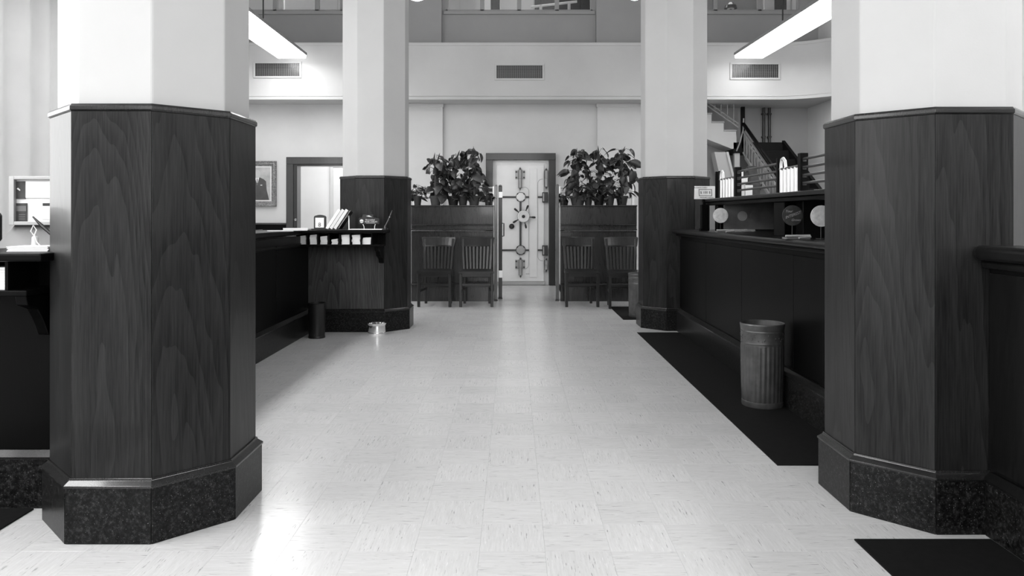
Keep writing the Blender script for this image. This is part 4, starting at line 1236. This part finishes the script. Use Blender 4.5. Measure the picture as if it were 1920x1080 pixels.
for k in range(44):
    t = k / 44 * 4; s = int(t); u = (t - s) * 2 - 1
    c = [(u * PW, -PH), (PW, u * PH), (-u * PW, PH), (-PW, -u * PH)][s]
    c = (c[0] * .965, c[1] * .97)
    mb.lathe([(.001, -.05), (.014, -.04), (.016, -.028)], 6, (c[0], 0, c[1]), 'y')
mb.build('carved_ornament', 'gilt', pt)
PI_W, PI_H = PW - fw, PH - fw
MB().box(-PI_W, PI_W, -.012, -.002, -PI_H, PI_H).build('inner_slip', 'paper3', pt)
cw_, chh = PI_W - .022, PI_H - .022
MB().box(-cw_, cw_, -.014, -.012, -chh, chh).build('canvas', 'canvas', pt)
fig = MB().prism([(-cw_, -chh), (cw_ * .92, -chh), (.16, -.1), (.15, .04), (.11, .075), (.05, .105), (-.05, .105), (-.11, .075), (-.15, .04), (-.16, -.1)], 'xz', -.0155, -.014).build('suit', 'suit', pt)
MB().prism([(-.035, .105), (.035, .105), (.0, -.02)], 'xz', -.0165, -.0155).build('shirt', 'paper', fig)
MB().prism([(-.008, .085), (.008, .085), (.006, -.01), (-.006, -.01)], 'xz', -.0172, -.0165).build('tie', 'suit', fig)
MB().box(.055, .085, -.0165, -.0155, -.03, -.018).build('pocket_square', 'paper', fig)
hd = MB().prism([(.052 * math.cos(2 * PI * k / 20), .165 + .072 * math.sin(2 * PI * k / 20)) for k in range(20)], 'xz', -.0175, -.014).build('face', 'skin', pt)
MB().prism([(-.03, .1), (.03, .1), (.03, .13), (-.03, .13)], 'xz', -.0172, -.014).build('neck', 'skin', pt)

# ------------------------------------------------------------------ staircase in the alcove
st = thing('staircase', 'pale staircase with a metal balustrade in the alcove behind the tellers', 'staircase', (3.85, 12.6, 0))
Mx = Matrix.Translation((-3.85, -12.6, 0))
YS = 12.55
XN = 3.80   # landing edge
ZU = az(243, YS) - .145
ZL = 2.40
# upper flight climbs to -x from the landing
RUN, RISE = .205, .143
for k in range(6):
    xr = ax(1381, YS) - k * RUN
    z = ZU + RISE * (k + 1)
    if z > ZF0 - .02: break
    tb().box(xr - RUN - .012, xr, YS - .01, YA, z - .03, z).build('tread', 'steel', st, bev=.004)
nst = 4
prof_ = [(ax(1381, YS), ZU - .0)]
for k in range(nst):
    xr = ax(1381, YS) - k * RUN
    prof_ += [(xr - .01, ZU + RISE * (k + 1) - .03), (xr - RUN - .01, ZU + RISE * (k + 1) - .03)]
prof_ += [(prof_[-1][0], az(250, YS) + .12), (ax(1326, YS), az(261, YS)), (ax(1372, YS), az(279, YS)), (ax(1381, YS), az(279, YS))]
tb().prism(prof_, 'xz', YS + .0, YA).build('upper_stringer', 'conc', st)
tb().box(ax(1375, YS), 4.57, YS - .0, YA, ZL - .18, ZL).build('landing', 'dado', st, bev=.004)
# leaning soffit support and wall under the landing
tb().prism([(ax(1341, YS), ZL - .16), (ax(1362, YS), ZL - .16), (ax(1398, YS), .9), (ax(1374, YS), .9)], 'xz', YS + .05, YS + .3).build('soffit_support', 'conc', st)
tb().prism([(ax(1362, YS), ZL - .16), (ax(1366, YS), ZL - .16), (ax(1402, YS), .9), (ax(1398, YS), .9)], 'xz', YS + .0, YS + .3).build('support_edge', 'wall', st)
tb().box(ax(1378, YS), ax(1388, YS), YS + .02, YS + .12, 0, ZL - .18).build('landing_post', 'conc', st, bev=.004)
# lower flight comes towards the hall
r2, g2 = .165, .29
for k in range(13):
    z = ZL - r2 * (k + 1); y1 = YS - g2 * k; y0 = y1 - g2
    if z < .1: break
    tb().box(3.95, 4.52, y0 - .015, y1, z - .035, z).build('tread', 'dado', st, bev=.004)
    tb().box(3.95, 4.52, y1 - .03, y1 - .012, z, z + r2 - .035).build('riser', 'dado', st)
sl_ = -r2 / g2
def zs_(y): return ZL + (y - YS) * (r2 / g2)
Yend = 8.9
for xx in (3.89, 4.52):
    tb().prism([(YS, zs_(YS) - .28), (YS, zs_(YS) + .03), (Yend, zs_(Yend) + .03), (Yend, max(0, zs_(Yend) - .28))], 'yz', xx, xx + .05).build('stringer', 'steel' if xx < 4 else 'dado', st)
xb = 3.87
def railz(y, dz): return zs_(y) + dz
for dz, rr_, mt in ((-.16, .016, 'steel'), (.2, .018, 'steel'), (.33, .03, 'dwood')):
    tb().tube([(xb, YS + .03, railz(YS, dz)), (xb, Yend + .1, railz(Yend + .1, dz))], rr_, 8).build('handrail' if mt == 'dwood' else 'balustrade_rail', mt, st)
for k in range(24):
    y = YS - .05 - k * .14
    tb().tube([(xb, y, railz(y, -.16)), (xb, y, railz(y, .2))], .01, 6).build('baluster', 'steel', st)
    if k % 3 == 1:
        tb().tube([(xb, y, railz(y, -.16)), (xb, y - .14, railz(y - .14, .2))], .007, 6).build('scroll_bar', 'steel', st)
tb().box(xb - .03, xb + .03, YS, YS + .06, ZL - .1, az(200, YS)).build('newel_post', 'dwood', st, bev=.004)
tb().tube([(xb, YS - .02, railz(YS, .4)), (xb - .01, YS - .02, railz(YS, .2)), (xb - .06, YS - .02, railz(YS, 0)), (xb - .12, YS - .02, railz(YS, -.15))], .012, 6).build('scroll_bracket', 'steel', st)
# balustrade of the upper flight
xa = ax(1384, YS); xz = xa - .95
for dz in (.1, .16):
    tb().tube([(xa, YS - .02, ZU + dz + .08), (xz, YS - .02, ZU + dz + .08 + .95 * RISE / RUN)], .012, 6).build('balustrade_rail', 'steel', st)
for k in range(8):
    xx = xa - .08 - .105 * k; zb_ = ZU + .2 + (xa - xx) * RISE / RUN
    zt_ = min(zb_ + .5, ZF0 - .01)
    if zt_ > zb_ + .05: tb().tube([(xx, YS - .02, zb_), (xx, YS - .02, zt_)], .008, 6).build('baluster', 'steel', st)
for px, lab in ((1430, 'thin vertical pipe on the alcove wall, nearer the stair railing'), (1440.5, 'thin vertical pipe on the alcove wall, farther from the stair railing')):
    r = thing('wall_pipe', lab, 'pipe', (ax(px, YA), YA - .06, 2.42), group='pipes on the alcove wall')
    MB().tube([(0, 0, 0), (0, 0, ZF0 - 2.42)], .024, 10).build('tube', 'iron', r)
    for z_ in (.1, .5): MB().box(-.03, .03, -.03, .06, z_, z_ + .03).build('clip', 'iron', r)

# ------------------------------------------------------------------ left drapes and blinds
n = 260
vs = []; fs = []
for k in range(n + 1):
    y = 5.6 + 6.6 * k / n
    x = XL + .12 + .045 * math.sin(k * .42) + .02 * math.sin(k * .171 + 1)
    vs += [(x, y, .1), (x, y, 4.9), (x - .008, y, .1), (x - .008, y, 4.9)]
for k in range(n):
    a, b = k * 4, k * 4 + 4
    fs += [(a, b, b + 1, a + 1), (a + 2, a + 3, b + 3, b + 2), (a, a + 2, b + 2, b), (a + 1, b + 1, b + 3, a + 3)]
dp_ = thing('drapes', 'long white drapes in soft vertical folds along the side wall', 'drapes', (XL, 8.9, 0))
mb = MB(); mb.M = Matrix.Translation((-XL, -8.9, 0)); mb.add(vs, fs); mb.build('fabric', 'curtain', dp_, smooth=80)
MB().tube([(.12, -3.4, 4.92), (.12, 3.3, 4.92)], .02, 8).build('rod', 'chrome', dp_)
for y0_, lab in ((-.45, 'white slatted blind in the side window nearest the street'), (3.25, 'white slatted blind in the side window beside the drapes')):
    r = thing('venetian_blind', lab, 'blind', (XL + .06, y0_ + 1.05, zs0), group='slatted blinds in the side windows')
    m = MB(); m.bar((0, -1.0, 0), (0, 1.0, 0), .05, .002, (.6, 0, .8)); m = m.mesh('slat', 'blind')
    for k in range(60): link('slat', m, r, (0, 0, .03 + k * .06))
    MB().box(-.03, .03, -1.02, 1.02, 3.62, 3.69).build('head_rail', 'blind', r, bev=.004)
    for s in (-.7, .7): MB().box(-.002, .002, s - .015, s + .015, 0, 3.62).build('tape', 'blind', r)

# ------------------------------------------------------------------ pendant globes of the hall
M['globe'] = emit('opal glass', 1.0, 14.0)
for x, y, z, lab in ((-1.16, 9.0, 3.93, 'white pendant globe lamp beside the portrait side far column'), (1.47, 9.0, 3.94, 'white pendant globe lamp half hidden by the far teller column')):
    r = thing('pendant_lamp', lab, 'lamp', (x, y, z), group='pendant globe lamps')
    MB().lathe([(.17 * math.sin(PI * k / 12) + .0005, -.17 * math.cos(PI * k / 12)) for k in range(13)], 24).build('globe', 'globe', r)
    MB().tube([(0, 0, .16), (0, 0, ZC - z)], .012, 8).build('stem', 'iron', r)
    MB().lathe([(.05, .15), (.06, .165), (.03, .2)], 16).build('collar', 'iron', r)
